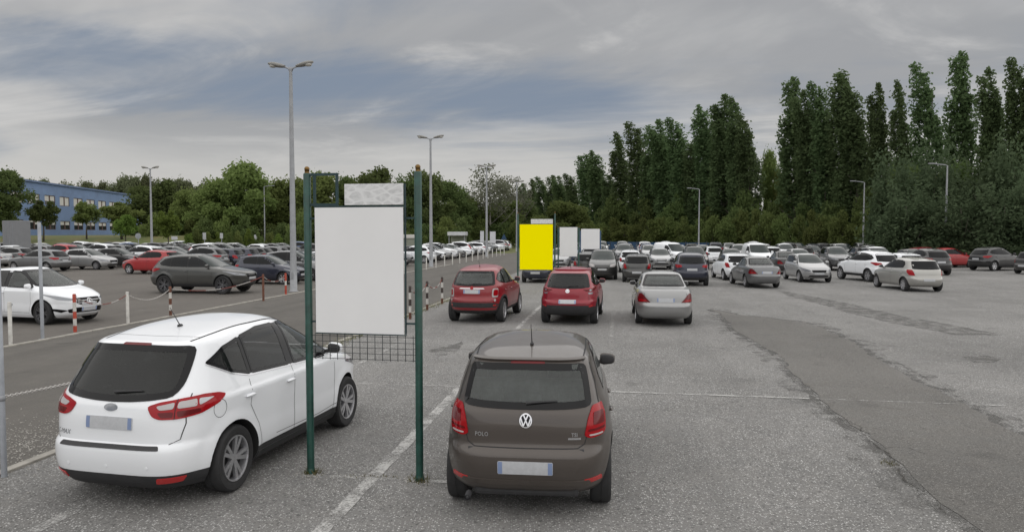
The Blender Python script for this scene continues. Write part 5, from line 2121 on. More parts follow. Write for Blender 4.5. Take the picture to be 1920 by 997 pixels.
for i, px in enumerate(bx):
    plant_px('bush', i % 4, px, prng.uniform(384, 408) + (12 if px < 1250 else 0), prng.uniform(24, 34), row_depth(px) * .86 + prng.uniform(-3, 3), f'round olive green bush below the poplars, {ORD[i]} from left along the hedge', 'bush', group='hedge bushes below the poplars', rz=i * 1.3, category='bush')
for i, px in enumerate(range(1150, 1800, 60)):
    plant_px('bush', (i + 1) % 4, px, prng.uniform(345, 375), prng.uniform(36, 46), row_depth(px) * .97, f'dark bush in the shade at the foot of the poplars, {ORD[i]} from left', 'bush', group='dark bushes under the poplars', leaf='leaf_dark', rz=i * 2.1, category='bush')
for i, (px, ty, hw, Z) in enumerate([(1672, 262, 56, 74), (1748, 250, 62, 70), (1822, 280, 56, 66), (1898, 225, 66, 64), (1700, 330, 64, 66), (1800, 340, 70, 62), (1880, 330, 70, 59), (1935, 300, 60, 58)]):
    plant_px('feather', i % 3, px, ty, hw, Z, f'feathery grey-green tree at the right edge of the car park, {ORD[i]} of eight', 'feathery_tree', group='feathery trees at the right edge', rz=i * 1.1)

for i, (px, ty) in enumerate([(1690, 320), (1745, 330), (1795, 300), (1850, 320), (1905, 290), (1945, 300)]):
    plant_px('broad', i % 4, px, ty, 58, 84, f'dense dark green tree behind the feathery trees, {ORD[i]} of six', 'leafy_tree', group='dense trees behind the feathery ones', leaf='leaf_dark', rz=i * 1.3)

# trees beyond the left car park and the road
L = [(12, 325, 40, 96, 'leaf_dark', 2.3), (292, 340, 46, 128, 'leaf_dark', 0), (352, 352, 40, 122, 'leaf_mid', 0), (404, 338, 46, 116, 'leaf_mid', 0), (455, 313, 56, 116, 'leaf_mid', 0), (508, 338, 44, 122, 'leaf_mid', 0), (548, 330, 46, 126, 'leaf_mid', 0),
     (604, 326, 46, 118, 'leaf_mid', 0), (650, 338, 42, 124, 'leaf_dark', 0), (705, 316, 50, 116, 'leaf_dark', 0), (752, 328, 42, 120, 'leaf_dark', 0), (798, 324, 46, 122, 'leaf_dark', 0), (840, 345, 40, 132, 'leaf_dark', 0),
     (878, 368, 40, 140, 'leaf_olive', 0), (935, 372, 46, 150, 'leaf_olive', 0), (975, 372, 40, 165, 'leaf_dark', 0), (1060, 382, 46, 130, 'leaf_olive', 0)]
for i, (px, ty, hw, Z, lf, z) in enumerate(L):
    plant_px('broad', i % 4, px, ty, hw * 1.2, Z, f'broad green tree beyond the left car park and road, {ORD[i]} from left', 'leafy_tree', group='broad trees beyond the left car park', leaf=lf, rz=i * 1.7, z=z)
for i, px in enumerate(range(255, 1110, 34)):
    Z = 108 if px < 880 else 135
    plant_px('bush', i % 4, px, prng.uniform(392, 418), prng.uniform(26, 36), Z + prng.uniform(-3, 6), f'dark undergrowth bush between the far trees, {ORD[i]} from left', 'bush', group='undergrowth between the far trees', leaf=('leaf_dark', 'leaf_mid', 'leaf_dark', 'leaf_olive')[i % 4], rz=i * .9, category='bush')
plant_px('bare', 0, 918, 313, 58, 140, 'pale sparse tree just coming into leaf beyond the road', 'sparse_tree')
plant_px('bare', 0, 962, 335, 40, 160, 'smaller pale sparse tree beside the end of the road', 'sparse_tree', rz=2.0)
for i, (px, ty, hw, Z, lf) in enumerate([(82, 372, 27, 99, 'leaf_dark'), (163, 378, 25, 101, 'leaf_mid'), (229, 376, 36, 101, 'leaf_mid'), (236, 403, 23, 94, 'leaf_bright'), (316, 391, 24, 92, 'leaf_bright')]):
    plant_px('round', i % 2, px, ty, hw, Z, ['slim dark young tree in front of the left end of the blue building', 'small green tree before the middle of the blue building', 'wide round-headed tree before the right end of the blue building',
             'bright green low round tree in front of the wide round-headed one', 'bright green ball-headed tree beside the lamp post'][i], 'small_tree', leaf=lf, z=bank((px - 960) / FPX * Z, Z), rz=i)
for i, px in enumerate(range(-10, 400, 22)):
    plant_px('broad', i % 4, px, prng.uniform(328, 343) + (8 if 30 < px < 200 else 0), 27, 215, f'pale distant tree showing above the blue building, {ORD[i]} from left', 'distant_tree', group='distant trees above the building', leaf='leaf_far', rz=i)
for i, px in enumerate(range(352, 560, 19)):
    plant_px('bush', i % 4, px, prng.uniform(425, 436), 13, 96 + prng.uniform(-3, 3), f'low garden shrub at the far edge of the left car park, {ORD[i]} from left', 'shrub', group='low shrubs at the far edge', leaf=('leaf_bright', 'leaf_olive', 'leaf_mid')[i % 3], category='shrub')

# far wood closing the view
rng_ = np.random.default_rng(5)
pts_ = []
for px in range(-700, 2700, 9):
    Z = 330 + rng_.uniform(-15, 15)
    x = (px - 960) / FPX * Z
    pts_.append(blob_points(rng_, (x, Z, rng_.uniform(3, 9)), (4.5, 3.5, rng_.uniform(5, 8)), 110))
P_ = np.concatenate(pts_)
P_ = P_[P_[:, 2] > .2]
o = link(bpy.data.objects.new('far_wood', fast_mesh('far_wood', leaf_quads(P_, 1.2, rng_), 4, 'leaf_dark')))
tag(o, 'far wood closing the view behind everything', 'wood', kind='stuff')


def tufts(name, spots, seed, label):
    rng = np.random.default_rng(seed)
    V = []
    for c, rx, ry, n, h in spots:
        for _ in range(n):
            x, y = c.x + rng.normal() * rx, c.y + rng.normal() * ry
            a = rng.uniform(0, 6.28)
            hh = h * rng.uniform(.4, 1.2)
            w = .004 + .003 * rng.random()
            lx, ly = rng.normal() * hh * .4, rng.normal() * hh * .4
            V += [(x - w * math.cos(a), y - w * math.sin(a), 0), (x + w * math.cos(a), y + w * math.sin(a), 0), (x + lx, y + ly, hh)]
    o = link(bpy.data.objects.new(name, fast_mesh(name, np.array(V), 3, 'grass_blade')))
    return tag(o, label, 'grass', kind='stuff')


tufts('grass_tuft', [(G(583, 887), .06, .05, 90, .07), (G(787, 901), .06, .05, 90, .07), (G(690, 893), .35, .03, 60, .03), (G(1668, 869), .05, .05, 50, .035)], 3, 'dry grass tufts growing at the feet of the near posts')
tufts('grass_tuft', [(RC(16 + 1.1 * k, -6.93), .10, .4, 110, .10) for k in range(14)], 4, 'dry grass growing along the road kerb')
# ------------------------------------------------------------------ street furniture
simple('galvanised', (0.29, 0.30, 0.315), 0.6, metal=0.15, noise=0.15, nscale=4.0)
simple('post_grey', (0.27, 0.285, 0.31), 0.55, noise=0.18, nscale=6.0)
simple('lamp_body', (0.22, 0.215, 0.20), 0.55, noise=0.15, nscale=5.0)
simple('lamp_glass', (0.42, 0.41, 0.38), 0.2, coat=0.5)
simple('sign_green', (0.012, 0.055, 0.043), 0.38, noise=0.35, nscale=9.0, bump=0.15, bscale=30)
simple('sign_frame', (0.010, 0.035, 0.040), 0.45, noise=0.3, nscale=9.0)
simple('gold', (0.17, 0.10, 0.032), 0.38, metal=0.75, noise=0.35, nscale=25.0)
simple('board_grey', (0.74, 0.74, 0.745), 0.6, noise=0.03, nscale=1.2)
simple('board_yellow', (1.0, 0.88, 0.0), 0.9, spec=0.0)
simple('wire', (0.045, 0.05, 0.052), 0.6)
simple('post_white', (0.52, 0.51, 0.48), 0.7, noise=0.25, nscale=7.0)
simple('post_red', (0.38, 0.055, 0.03), 0.65, noise=0.3, nscale=7.0)
simple('post_rust', (0.125, 0.05, 0.03), 0.85, noise=0.4, nscale=9.0)
simple('post_black', (0.045, 0.035, 0.032), 0.75, noise=0.3, nscale=9.0)
simple('chain_white', (0.50, 0.48, 0.46), 0.6)
simple('chain_red', (0.24, 0.06, 0.045), 0.6)
simple('wall_blue', (0.155, 0.225, 0.37), 0.85, noise=0.14, nscale=0.5)
simple('wall_blue_dark', (0.12, 0.17, 0.29), 0.85, noise=0.14, nscale=0.5)
simple('blind_white', (0.56, 0.545, 0.51), 0.8, noise=0.06, nscale=1.0)
simple('frame_brown', (0.10, 0.06, 0.05), 0.7)
simple('pane_dark', (0.016, 0.018, 0.022), 0.08)
simple('cabin_grey', (0.20, 0.205, 0.215), 0.7, noise=0.08, nscale=1.5)
simple('roof_white', (0.52, 0.53, 0.55), 0.6, noise=0.1, nscale=1.5)
simple('kiosk_wall', (0.22, 0.235, 0.19), 0.7, noise=0.15, nscale=2.0)
simple('fence_blue', (0.012, 0.045, 0.10), 0.6, noise=0.2, nscale=2.0)

# a weathered print of which only grey blotches are left
m_, nt_, b_ = new_mat('faded_print')
t_ = nt_.nodes.new('ShaderNodeTexCoord')
v_ = nt_.nodes.new('ShaderNodeTexVoronoi')
v_.feature = 'DISTANCE_TO_EDGE'
v_.inputs['Scale'].default_value = 9.0
w_ = nt_.nodes.new('ShaderNodeVectorMath')
w_.operation = 'MULTIPLY'
w_.inputs[1].default_value = (0.8, 0.0, 1.5)
nt_.links.new(t_.outputs['Object'], w_.inputs[0])
nt_.links.new(w_.outputs[0], v_.inputs['Vector'])
n_ = tex_noise(nt_, t_.outputs['Object'], 11.0, 4.0, 0.6, 0.8)
c_ = mix_col(nt_, remap(nt_, v_.outputs['Distance'], 0.02, 0.16), (0.70, 0.705, 0.71), (0.52, 0.525, 0.53))
c_ = mix_col(nt_, remap(nt_, n_, 0.42, 0.62, 0.0, 0.75), c_, (0.68, 0.685, 0.69))
nt_.links.new(c_, b_.inputs['Base Color'])
b_.inputs['Roughness'].default_value = 0.6


def lamp_double(p, h, label, span=1.0, group=None, yaw=0.0):
    root = empty('street_lamp', (p.x, p.y, 0), yaw)
    tag(root, label, 'lamp post', group)
    mb = MB()
    mb.lathe([(.22, 0), (.22, .02), (.165, .03), (.16, 1.2), (.15, 1.25), (.075, h - .1), (.075, h), (.001, h + .01)], 14)
    mb.build('pole', 'galvanised', root)
    mb = MB()
    mb.box((0, -.155, .75), (.13, .02, .34), 0, bevel=.008)
    mb.build('service_door', 'galvanised', root)
    for s in (-1, 1):
        a = MB()
        a.tube([(0, 0, h - .25), (s * .12 * span, 0, h - .04), (s * .38 * span, 0, h + .05)], [.045, .042, .038], 8)
        a.build('arm', 'galvanised', root)
        b = MB()
        c = Vector((s * .70 * span, 0, h + .135))
        n, k = 10, 10
        vs, fs = [], []
        for i in range(k + 1):
            t = i / k
            x = -.42 + .84 * t
            r = .04 + .155 * math.sin(math.pi * min(1, .12 + t * .86)) ** .7 * (.55 + .45 * t)
            for j in range(n):
                an = 2 * math.pi * j / n
                zz = math.sin(an) * r * .72
                vs.append((c.x + s * x * span, math.cos(an) * r, c.z + .20 * x * span + zz))
        for i in range(k):
            for j in range(n):
                q = (i * n + j, i * n + (j + 1) % n, (i + 1) * n + (j + 1) % n, (i + 1) * n + j)
                fs.append(q if s > 0 else q[::-1])
        fs += [tuple(range(n))[::-1], tuple(range(k * n, k * n + n))]
        b.add(vs, fs, 0, True)
        hd = b.build('lamp_head', 'lamp_body', root)
        g = MB()
        g.sphere((c.x + s * .17 * span, 0, c.z - .035), (.20 * span, .13, .095), 12, 8)
        g.build('lamp_glass', 'lamp_glass', hd)
    return root


def lamp_single(p, h, label, yaw=0.0, reach=1.1, group=None):
    root = empty('street_lamp', (p.x, p.y, 0), yaw)
    tag(root, label, 'lamp post', group)
    mb = MB()
    mb.lathe([(.13, 0), (.12, 1.2), (.06, h - .1), (.055, h), (.001, h + .01)], 12)
    mb.build('pole', 'galvanised', root)
    mb = MB()
    mb.tube([(0, 0, h - .06), (-.15, 0, h + .04), (-reach, 0, h + .14)], [.05, .045, .04], 8)
    mb.build('arm', 'galvanised', root)
    mb = MB()
    mb.box((-reach - .25, 0, h + .16), (.62, .22, .10), 0, bevel=.04)
    mb.build('lamp_head', 'galvanised', root)
    return root


for i in range(4):
    lamp_double(RC(32.02 + 25.36 * i, -15.35), 10.6, ['tall grey twin-headed lamp post beside the dark blue hatchback', 'grey twin-headed lamp post right of the large sign', 'grey twin-headed lamp post beyond the white parked row',
                'farthest twin-headed lamp post, near the end of the road'][i], yaw=-ROW)
lamp_double(Vector(((285 - 960) / FPX * 84, 84, 0)), 10.4, 'twin-headed lamp post at the grass edge near the blue building', yaw=-ROW)
lamp_single(Vector(((497 - 960) / FPX * 112, 112, 0)), 10.1, 'single-armed lamp post among the trees beyond the left car park', yaw=math.pi)
for i, (px, ty) in enumerate([(1310, 354), (1618, 341), (1772, 309)]):
    Z = (8.8 - CAM_H) * FPX / (437.5 - ty)
    lamp_single(Vector(((px - 960) / FPX * Z, Z, 0)), 8.7, ['grey single-armed lamp post behind the white van, left of three', 'grey single-armed lamp post in front of the dark bushes, middle of three',
                'pale grey single-armed lamp post before the feathery trees, right of three'][i], yaw=0.0)


# ------------------------------------------------------------------ sign stands
def bar(mb, a, b, w, d, mi=0):
    a, b = Vector(a), Vector(b)
    t = (b - a)
    c = (a + b) / 2
    if abs(t.x) > abs(t.z):
        mb.box(c, (t.length, d, w), mi)
    else:
        mb.box(c, (w, d, t.length), mi)


def sign_stand(p, yaw, W, h, panel, board, label, upper=True, small=True, mesh=True, bars=True):
    """p: foot of the left post; the stand runs along its own x"""
    root = empty('sign_stand', (p.x, p.y, 0), yaw)
    tag(root, label, 'sign')
    for x in (0, W):
        mb = MB()
        mb.lathe([(.042, -.05), (.042, h), (.036, h + .012), (.001, h + .014)], 16, 0, 'Z', (x, 0, 0))
        po = mb.build('post', 'sign_green', root)
        mb = MB()
        mb.lathe([(.052, 0), (.052, .015), (.046, .05), (.0425, .06)], 14, 0, 'Z', (x, 0, 0))
        mb.build('foot_collar', 'sign_green', po)
        mb = MB()
        mb.lathe([(.030, h + .01), (.024, h + .03), (.030, h + .04)], 12, 0, 'Z', (x, 0, 0))
        mb.sphere((x, 0, h + .060), .030, 16, 10)
        mb.build('ball_finial', 'gold', po)
    x0, x1, z0, z1 = panel
    mb = MB()
    mb.box(((x0 + x1) / 2, -.03, (z0 + z1) / 2), (x1 - x0, .012, z1 - z0), 0, bevel=.002)
    mb.build('board', board, root)
    mb = MB()
    e = .02
    bar(mb, (x0 - e, 0, z1 + .012), (x1 + e, 0, z1 + .012), .016, .03)
    bar(mb, (x0 - e, 0, z0 - .012), (x1 + e, 0, z0 - .012), .010, .03)
    bar(mb, (x0 - .008, 0.001, z0), (x0 - .008, .001, z1), .010, .03)
    bar(mb, (x1 + .012, 0.001, z0), (x1 + .012, .001, z1 + (.26 if upper else 0)), .012, .03)
    mb.build('board_frame', 'sign_frame', root)
    for z in (z0 + .12, z1 - .12):
        for a, b in ((.03, x0 - e), (x1 + .02, W - .03)):
            mb = MB()
            bar(mb, (a, 0.004, z), (b, .004, z), .02, .012)
            mb.build('bracket', 'sign_frame', root)
    if upper:
        mb = MB()
        xa = x0 + .34 * (x1 - x0)
        mb.box(((xa + x1) / 2, -.02, z1 + .145), (x1 - xa, .01, .235), 0, bevel=.002)
        mb.build('header_board', 'faded_print', root)
    if small:
        mb = MB()
        a, b, zb, zt = .04, .375, z1 + .035, h - .005
        bar(mb, (a, 0, zt), (b, 0, zt), .028, .03)
        bar(mb, (a, 0, zb), (b, 0, zb), .028, .03)
        bar(mb, (a + .05, .001, zb), (a + .05, .001, zt), .026, .026)
        bar(mb, (b - .013, .001, zb), (b - .013, .001, zt), .026, .026)
        mb.build('empty_frame', 'sign_frame', root)
    if mesh:
        za, zb = z0 - .30, z0 - .02
        n = 14
        for i in range(n):
            x = .07 + (W - .14) * i / (n - 1)
            mb = MB()
            mb.tube([(x, .012, za - .012), (x, .012, zb)], .0042, 6)
            mb.build('wire', 'wire', root)
        for i in range(5):
            z = za + (zb - za - .02) * i / 4
            mb = MB()
            mb.tube([(.035, .018, z), (W - .035, .018, z)], .0035, 6)
            mb.build('wire', 'wire', root)
    return root


pl_, pr_ = G(583, 886), G(787, 900)
sign_stand(pl_, math.atan2(pr_.y - pl_.y, pr_.x - pl_.x), (pr_ - pl_).length, 3.44, (.105, 1.155, 1.645, 3.06), 'board_grey', 'large blank grey sign board between two green posts with golden balls')
q_ = AT(971, 437, 35.5)
sign_stand(Vector((q_.x, 35.6, 0)), -ROW, 1.86, 3.74, (.10, 1.76, .96, 3.22), 'board_yellow', 'blank yellow sign board on green posts behind the red crossovers', small=False, mesh=False)
q_ = AT(1066, 437, 43.0)
sign_stand(Vector((q_.x - .62, 43.0, 0)), -ROW, 1.24, 3.1, (.085, 1.15, 1.38, 3.14), 'board_grey', 'tall blank grey sign board right of the yellow one', upper=False, small=False, mesh=False)
q_ = AT(1107, 437, 50.0)
r_ = empty('sign_stand', (q_.x, 50.0, 0), -ROW)
tag(r_, 'squarish blank grey sign board on blue posts above the dark grey minivan', 'sign')
for x_ in (-.70, .70):
    mb = MB()
    mb.lathe([(.05, -.05), (.05, 2.95), (.001, 2.96)], 12, 0, 'Z', (x_, 0, 0))
    mb.build('post', 'fence_blue', r_)
mb = MB()
mb.box((0, -.06, 2.39), (1.30, .02, 1.39), 0, bevel=.003)
mb.build('board', 'board_grey', r_)


# ------------------------------------------------------------------ bollards and chains
def bollard(p, h, bands, r=.04, label='', group=None, name='bollard', cap=None):
    root = empty(name, (p.x, p.y, 0))
    tag(root, label, 'bollard', group)
    z = 0.0
    tot = sum(b[0] for b in bands)
    for f, m in bands:
        dz = h * f / tot
        mb = MB()
        top = z + dz >= h - 1e-6
        prof = [(r, z - (.05 if z == 0 else 0)), (r, z + dz - (.012 if top else 0))]
        if top:
            prof += [(r * .75, h), (.001, h + .004)]
        mb.lathe(prof, 12)
        mb.build('band', m, root)
        z += dz
    mb = MB()
    mb.tube([(r * .8, 0, h - .06), (r * 1.7, 0, h - .045), (r * 1.7, 0, h - .085), (r * .8, 0, h - .09)], .006, 5)
    mb.build('chain_hook', 'steel_dark', root)
    return root


def height_px(base, top_y):
    d = base.y
    return CAM_H - (top_y - 437.5) / FPX * d


BW = 'post_white'
spec_b = [((20, 645), 566, [(1, BW)], 'plain white bollard left of the white car at the left edge'),
          ((141, 622), 551, [(.30, 'post_red'), (.34, BW), (.34, 'post_red'), (.44, BW), (.40, 'post_red')], 'red and white banded bollard in front of the white car'),
          ((240, 607), 547, [(1, BW)], 'plain white bollard behind the roof of the white minivan'),
          ((320, 593), 537, [(.30, 'post_rust'), (.30, BW), (.30, 'post_rust'), (.30, BW), (.30, 'post_rust')], 'rust-red and white bollard in front of the grey sport utility car'),
          ((494, 564), 514, [(1, 'post_rust')], 'rusty brown bollard at the nose of the grey sport utility car'),
          ((536, 553), 512, [(.45, 'post_red'), (.2, BW), (.35, 'post_red')], 'bright red bollard beside the tall lamp post')]
BB = []
for (bp_, ty_, bands_, lb_) in spec_b:
    p_ = G(*bp_)
    h_ = height_px(p_, ty_)
    BB.append((p_, h_))
    bollard(p_, h_, bands_, .045, lb_)
for i, (bp_, ty_) in enumerate([((769, 598), 536), ((801, 581), 527), ((829, 569), 519)]):
    p_ = G(*bp_)
    h_ = height_px(p_, ty_)
    bollard(p_, h_, [(.2, 'post_rust'), (.2, BW), (.2, 'post_black'), (.2, BW), (.2, 'post_black')], .045, ['black and white banded bollard nearest the large sign', 'black and white banded bollard, middle of three beside the road',
            'black and white banded bollard just left of the red crossover'][i], group='black and white bollards by the road')
    BB.append((p_, h_))
for i in range(16):
    p_ = RC(47 + i * 2.9, -14.5)
    bollard(p_, .95, [(1, BW)], .045, f'short white post on the far road edge, {ORD[i]} from the near end', group='white posts along the far road edge')


def chain(a, b, sag, mats, label, link_len=.05, r=.006):
    """interlocked links hung between two points"""
    root = MB()
    n = max(6, int((b - a).length / (link_len * .72)))
    for i in range(n):
        t = (i + .5) / n
        p = a.lerp(b, t)
        p.z -= sag * 4 * t * (1 - t)
        d = (b - a).normalized()
        d = (d + Vector((0, 0, -sag * 4 * (1 - 2 * t) / (b - a).length))).normalized()
        up = Vector((0, 0, 1))
        s = d.cross(up).normalized()
        w = s if i % 2 else d.cross(s).normalized()
        mi = int(t * 5.999) % len(mats)
        k = 8
        ring = [p + d * (link_len * .5 * math.cos(2 * math.pi * j / k)) + w * (link_len * .30 * math.sin(2 * math.pi * j / k)) for j in range(k + 1)]
        root.tube(ring, r, 4, mi, caps=False)
    o = root.build('plastic_chain', mats)
    return tag(o, label, 'chain')


hp_ = G(8, 893)
lp_ = empty('grey_post', (hp_.x, hp_.y, 0))
tag(lp_, 'slim grey metal post at the left edge of the picture', 'post')
mb = MB()
mb.lathe([(.032, -.05), (.032, 2.96), (.001, 2.965)], 14)
mb.build('pole', 'post_grey', lp_)
for z_ in (.905, 2.62):
    mb = MB()
    mb.lathe([(.033, z_ - .03), (.037, z_ - .03), (.037, z_ + .03), (.033, z_ + .03)], 14)
    mb.build('clamp_band', 'galvanised', lp_)
tp_ = G(80, 636)
o_ = empty('grey_post', (tp_.x, tp_.y, 0))
tag(o_, 'thin tall grey pole standing before the white car', 'post')
mb = MB()
mb.lathe([(.042, -.05), (.042, 3.05), (.001, 3.06)], 12)
mb.build('pole', 'post_grey', o_)
mb = MB()
mb.lathe([(.09, 0), (.09, .012), (.043, .016)], 12)
mb.build('base_plate', 'post_grey', o_)

hid_ = RC(13.0, -6.95)
bollard(hid_, 1.0, [(.3, 'post_red'), (.3, BW), (.4, 'post_red')], .045, 'red and white bollard hidden behind the white minivan')
chain(Vector((hp_.x - 3.2, hp_.y - 1.6, .93)), Vector((hp_.x - .03, hp_.y, .92)), .03, ['chain_white', 'chain_white'], 'white plastic chain left of the slim grey post')
chain(Vector((hp_.x + .03, hp_.y + .01, .92)), Vector((hid_.x, hid_.y, .92)), .10, ['chain_white', 'chain_red'], 'white and red plastic chain from the grey post towards the minivan')
for i, (a_, b_) in enumerate(((1, 2), (2, 3), (3, 4), (4, 5), (6, 7), (7, 8))):
    (pa_, ha_), (pb_, hb_) = BB[a_], BB[b_]
    chain(Vector((pa_.x, pa_.y, ha_ - .08)), Vector((pb_.x, pb_.y, hb_ - .08)), .26, ['chain_white', 'chain_red'] if i != 1 else ['chain_white'], ['slack chain between the banded bollard and the plain white one', 'white chain running to the rust-red bollard',
          'slack chain in front of the grey sport utility car', 'slack chain beside the tall lamp post', 'slack chain between the two nearest black and white bollards', 'slack chain left of the red crossover'][i], .055, .0055)

# ------------------------------------------------------------------ blue building
A_ = Vector(((12 - 960) / FPX * 106, 106, 0))
B_ = Vector(((300 - 960) / FPX * 172, 172, 0))
yaw_ = math.atan2(B_.y - A_.y, B_.x - A_.x)
LB = (B_ - A_).length
GZ = 2.35
bd = empty('office_building', (A_.x, A_.y, GZ), yaw_)
tag(bd, 'long two-storey blue office building behind the left car park', 'building')
HT, NB = 8.55, 13
PW = LB / NB
FZ = [(1.05, 2.55), (5.15, 6.75)]
mb = MB()
T = .35
zs_ = [-1.5, FZ[0][0], FZ[0][1], FZ[1][0], FZ[1][1], HT]
for z0, z1 in ((zs_[0], zs_[1]), (zs_[2], zs_[3]), (zs_[4], zs_[5])):
    mb.box((LB / 2, -T / 2, (z0 + z1) / 2), (LB, T, z1 - z0))
for z0, z1 in FZ:
    for i in range(NB + 1):
        x0, x1 = max(0, i * PW - .8), min(LB, i * PW + .8)
        mb.box(((x0 + x1) / 2, -T / 2 - .003, (z0 + z1) / 2), (x1 - x0, T, z1 - z0))
mb.box((LB / 2, 7.0, HT / 2 - .75), (LB, 13.6, HT + 1.4))
mb.build('wall', 'wall_blue', bd)
mb = MB()
mb.box((LB / 2, -.2, HT + .14), (LB + .3, .8, .28))
co_ = mb.build('cornice', 'wall_blue_dark', bd)
mb = MB()
mb.box((6.0, 3.0, HT + .5), (4.0, 3.0, .9))
mb.build('roof_plant_room', 'roof_white', bd)
for fl_, (z0, z1) in enumerate(FZ):
    for i in range(NB):
        x0, x1 = i * PW + .8, (i + 1) * PW - .8
        mb = MB()
        w = .09
        xm = (x0 + x1) / 2
        for (a, b, c, d) in ((x0, x1, z0, z0 + w), (x0, x1, z1 - w, z1), (x0, x0 + w, z0 + w, z1 - w), (x1 - w, x1, z0 + w, z1 - w), (xm - .16, xm + .16, z0 + w, z1 - w)):
            mb.box(((a + b) / 2, -T + .10, (c + d) / 2), (b - a, .1, d - c))
        f = mb.build('window', 'frame_brown', bd)
        for j, (a, b) in enumerate(((x0 + w, xm - .16), (xm + .16, x1 - w))):
            k = random.Random(fl_ * 100 + i * 2 + j).random()
            cov = (1.0 if k < .85 else .6) if fl_ else (.45 if k < .8 else .2)
            zz = z1 - w - (z1 - z0 - 2 * w) * cov
            mb = MB()
            mb.box(((a + b) / 2, -T + .12, (zz + z1 - w) / 2), (b - a, .02, z1 - w - zz))
            mb.build('blind', 'blind_white', f)
            if cov < 1:
                mb = MB()
                mb.box(((a + b) / 2, -T + .14, (z0 + w + zz) / 2), (b - a, .02, zz - z0 - w))
                mb.build('pane', 'pane_dark', f)

# ------------------------------------------------------------------ cabin, shelter, fence, small signs
c_ = AT(31, 437, 80.0)
r_ = empty('equipment_cabin', (c_.x, 80.0, 0), -.35)
tag(r_, 'plain grey equipment cabin at the left edge behind parked cars', 'cabin')
mb = MB()
mb.box((0, 0, 2.1), (2.3, 1.6, 4.2), 0, bevel=.05)
mb.build('wall', 'cabin_grey', r_)
for x_ in (-.55, .0, .55):
    mb = MB()
    mb.box((x_, -.81, 2.1), (.03, .02, 3.9), 0)
    mb.build('panel_joint', 'post_grey', r_)

c_ = AT(858, 437, 105.0)
r_ = empty('shelter', (c_.x, 105.0, 0), -ROW)
tag(r_, 'small shelter with thick white roof beyond the white parked row', 'shelter')
mb = MB()
mb.box((0, 0, 2.72), (2.7, 1.8, .55), 0, bevel=.06)
mb.build('roof', 'roof_white', r_)
mb = MB()
mb.box((0, .7, 1.25), (2.4, .06, 2.4))
mb.build('back_wall', 'kiosk_wall', r_)
for x_ in (-1.15, 1.15):
    mb = MB()
    mb.box((x_, -.6, 1.22), (.10, .10, 2.44))
    mb.build('post', 'galvanised', r_)
c_ = AT(772, 437, 100.0)
r_ = empty('shelter', (c_.x, 100.0, 0), -ROW)
tag(r_, 'low cream-roofed hut just left of the right green post', 'shelter')
mb = MB()
mb.box((0, 0, 2.35), (2.3, 1.8, .5), 0, bevel=.06)
mb.build('roof', 'blind_white', r_)
mb = MB()
mb.box((0, 0, 1.05), (2.0, 1.5, 2.1))
mb.build('wall', 'kiosk_wall', r_)

f0_, f1_ = Vector(((1128 - 960) / FPX * 118, 118, 0)), Vector(((1345 - 960) / FPX * 104, 104, 0))
r_ = empty('boundary_fence', (f0_.x, f0_.y, 0), math.atan2(f1_.y - f0_.y, f1_.x - f0_.x))
tag(r_, 'dark blue panel fence at the foot of the hedge', 'fence')
LF = (f1_ - f0_).length
for i in range(12):
    mb = MB()
    mb.box((LF * (i + .5) / 12, 0, 0.75), (LF / 12 - .12, .04, 1.3))
    mb.build('panel', 'fence_blue', r_)
for i in range(13):
    mb = MB()
    mb.box((LF * i / 12, 0, .78), (.10, .10, 1.6))
    mb.build('post', 'wire', r_)


def small_sign(px, ty, Z, w, h, mat, label, shape='box', z=0.0):
    x = (px - 960) / FPX * Z
    top = CAM_H + (437.5 - ty) / FPX * Z
    root = empty('road_sign', (x, Z, z))
    tag(root, label, 'sign')
    mb = MB()
    mb.lathe([(.04, -.2), (.04, top - z - h * .5), (.001, top - z - h * .5)], 8)
    mb.build('post', 'post_grey', root)
    mb = MB()
    if shape == 'disc':
        mb.lathe([(.001, -.02), (w / 2, -.02), (w / 2, .02), (.001, .02)], 20, 0, 'Y', (0, -.06, top - z - h / 2), smooth=False)
    elif shape == 'triangle':
        zc = top - z
        a = [(0, zc), (-w / 2, zc - h), (w / 2, zc - h)]
        mb.add([(p[0], -.05, p[1]) for p in a] + [(p[0], -.08, p[1]) for p in a], [(0, 1, 2), (5, 4, 3), (0, 3, 4, 1), (1, 4, 5, 2), (2, 5, 3, 0)])
    else:
        mb.box((0, -.06, top - z - h / 2), (w, .03, h), 0, bevel=.01)
    mb.build('face', mat, root)
    return root


small_sign(260, 437, 92, .75, .75, 'post_grey', 'round grey road sign on the grass bank', 'disc')
small_sign(328, 443, 88, .75, .42, 'plate_white', 'small white plate sign right of the lamp post by the grass')
small_sign(384, 436, 96, .45, .95, 'plate_white', 'upright white sign before the shrubs, left of two')
small_sign(416, 437, 98, .42, .75, 'plate_white', 'upright white sign before the shrubs, right of two')
small_sign(480, 440, 98, .4, .6, 'plate_white', 'small white sign left of the single-armed lamp post')
small_sign(904, 433, 95, .5, 1.5, 'plate_white', 'narrow white sign left of the far lamp post', 'box')
small_sign(924, 434, 100, .8, 1.6, 'roof_white', 'tall white oval sign right of the far lamp post', 'box')
small_sign(945, 438, 104, .9, .9, 'fence_blue', 'triangular blue sign near the end of the road', 'triangle')
small_sign(1685, 447, 70, .35, 1.1, 'fence_blue', 'narrow blue sign above the parked cars on the right')
# ------------------------------------------------------------------ parked cars
PLACED = []


def free(u, v, du=4.4, dv=2.2):
    return all(abs(u - a) > du or abs(v - b) > dv for a, b in PLACED)


def put_uv(proto, pt, u, v, rel, label, **kw):
    """rel: degrees clockwise from the direction of the road"""
    p = RC(u, v)
    PLACED.append((u, v))
    return spawn(proto, pt, p.x, p.y, ROW + math.radians(rel), label, **kw)


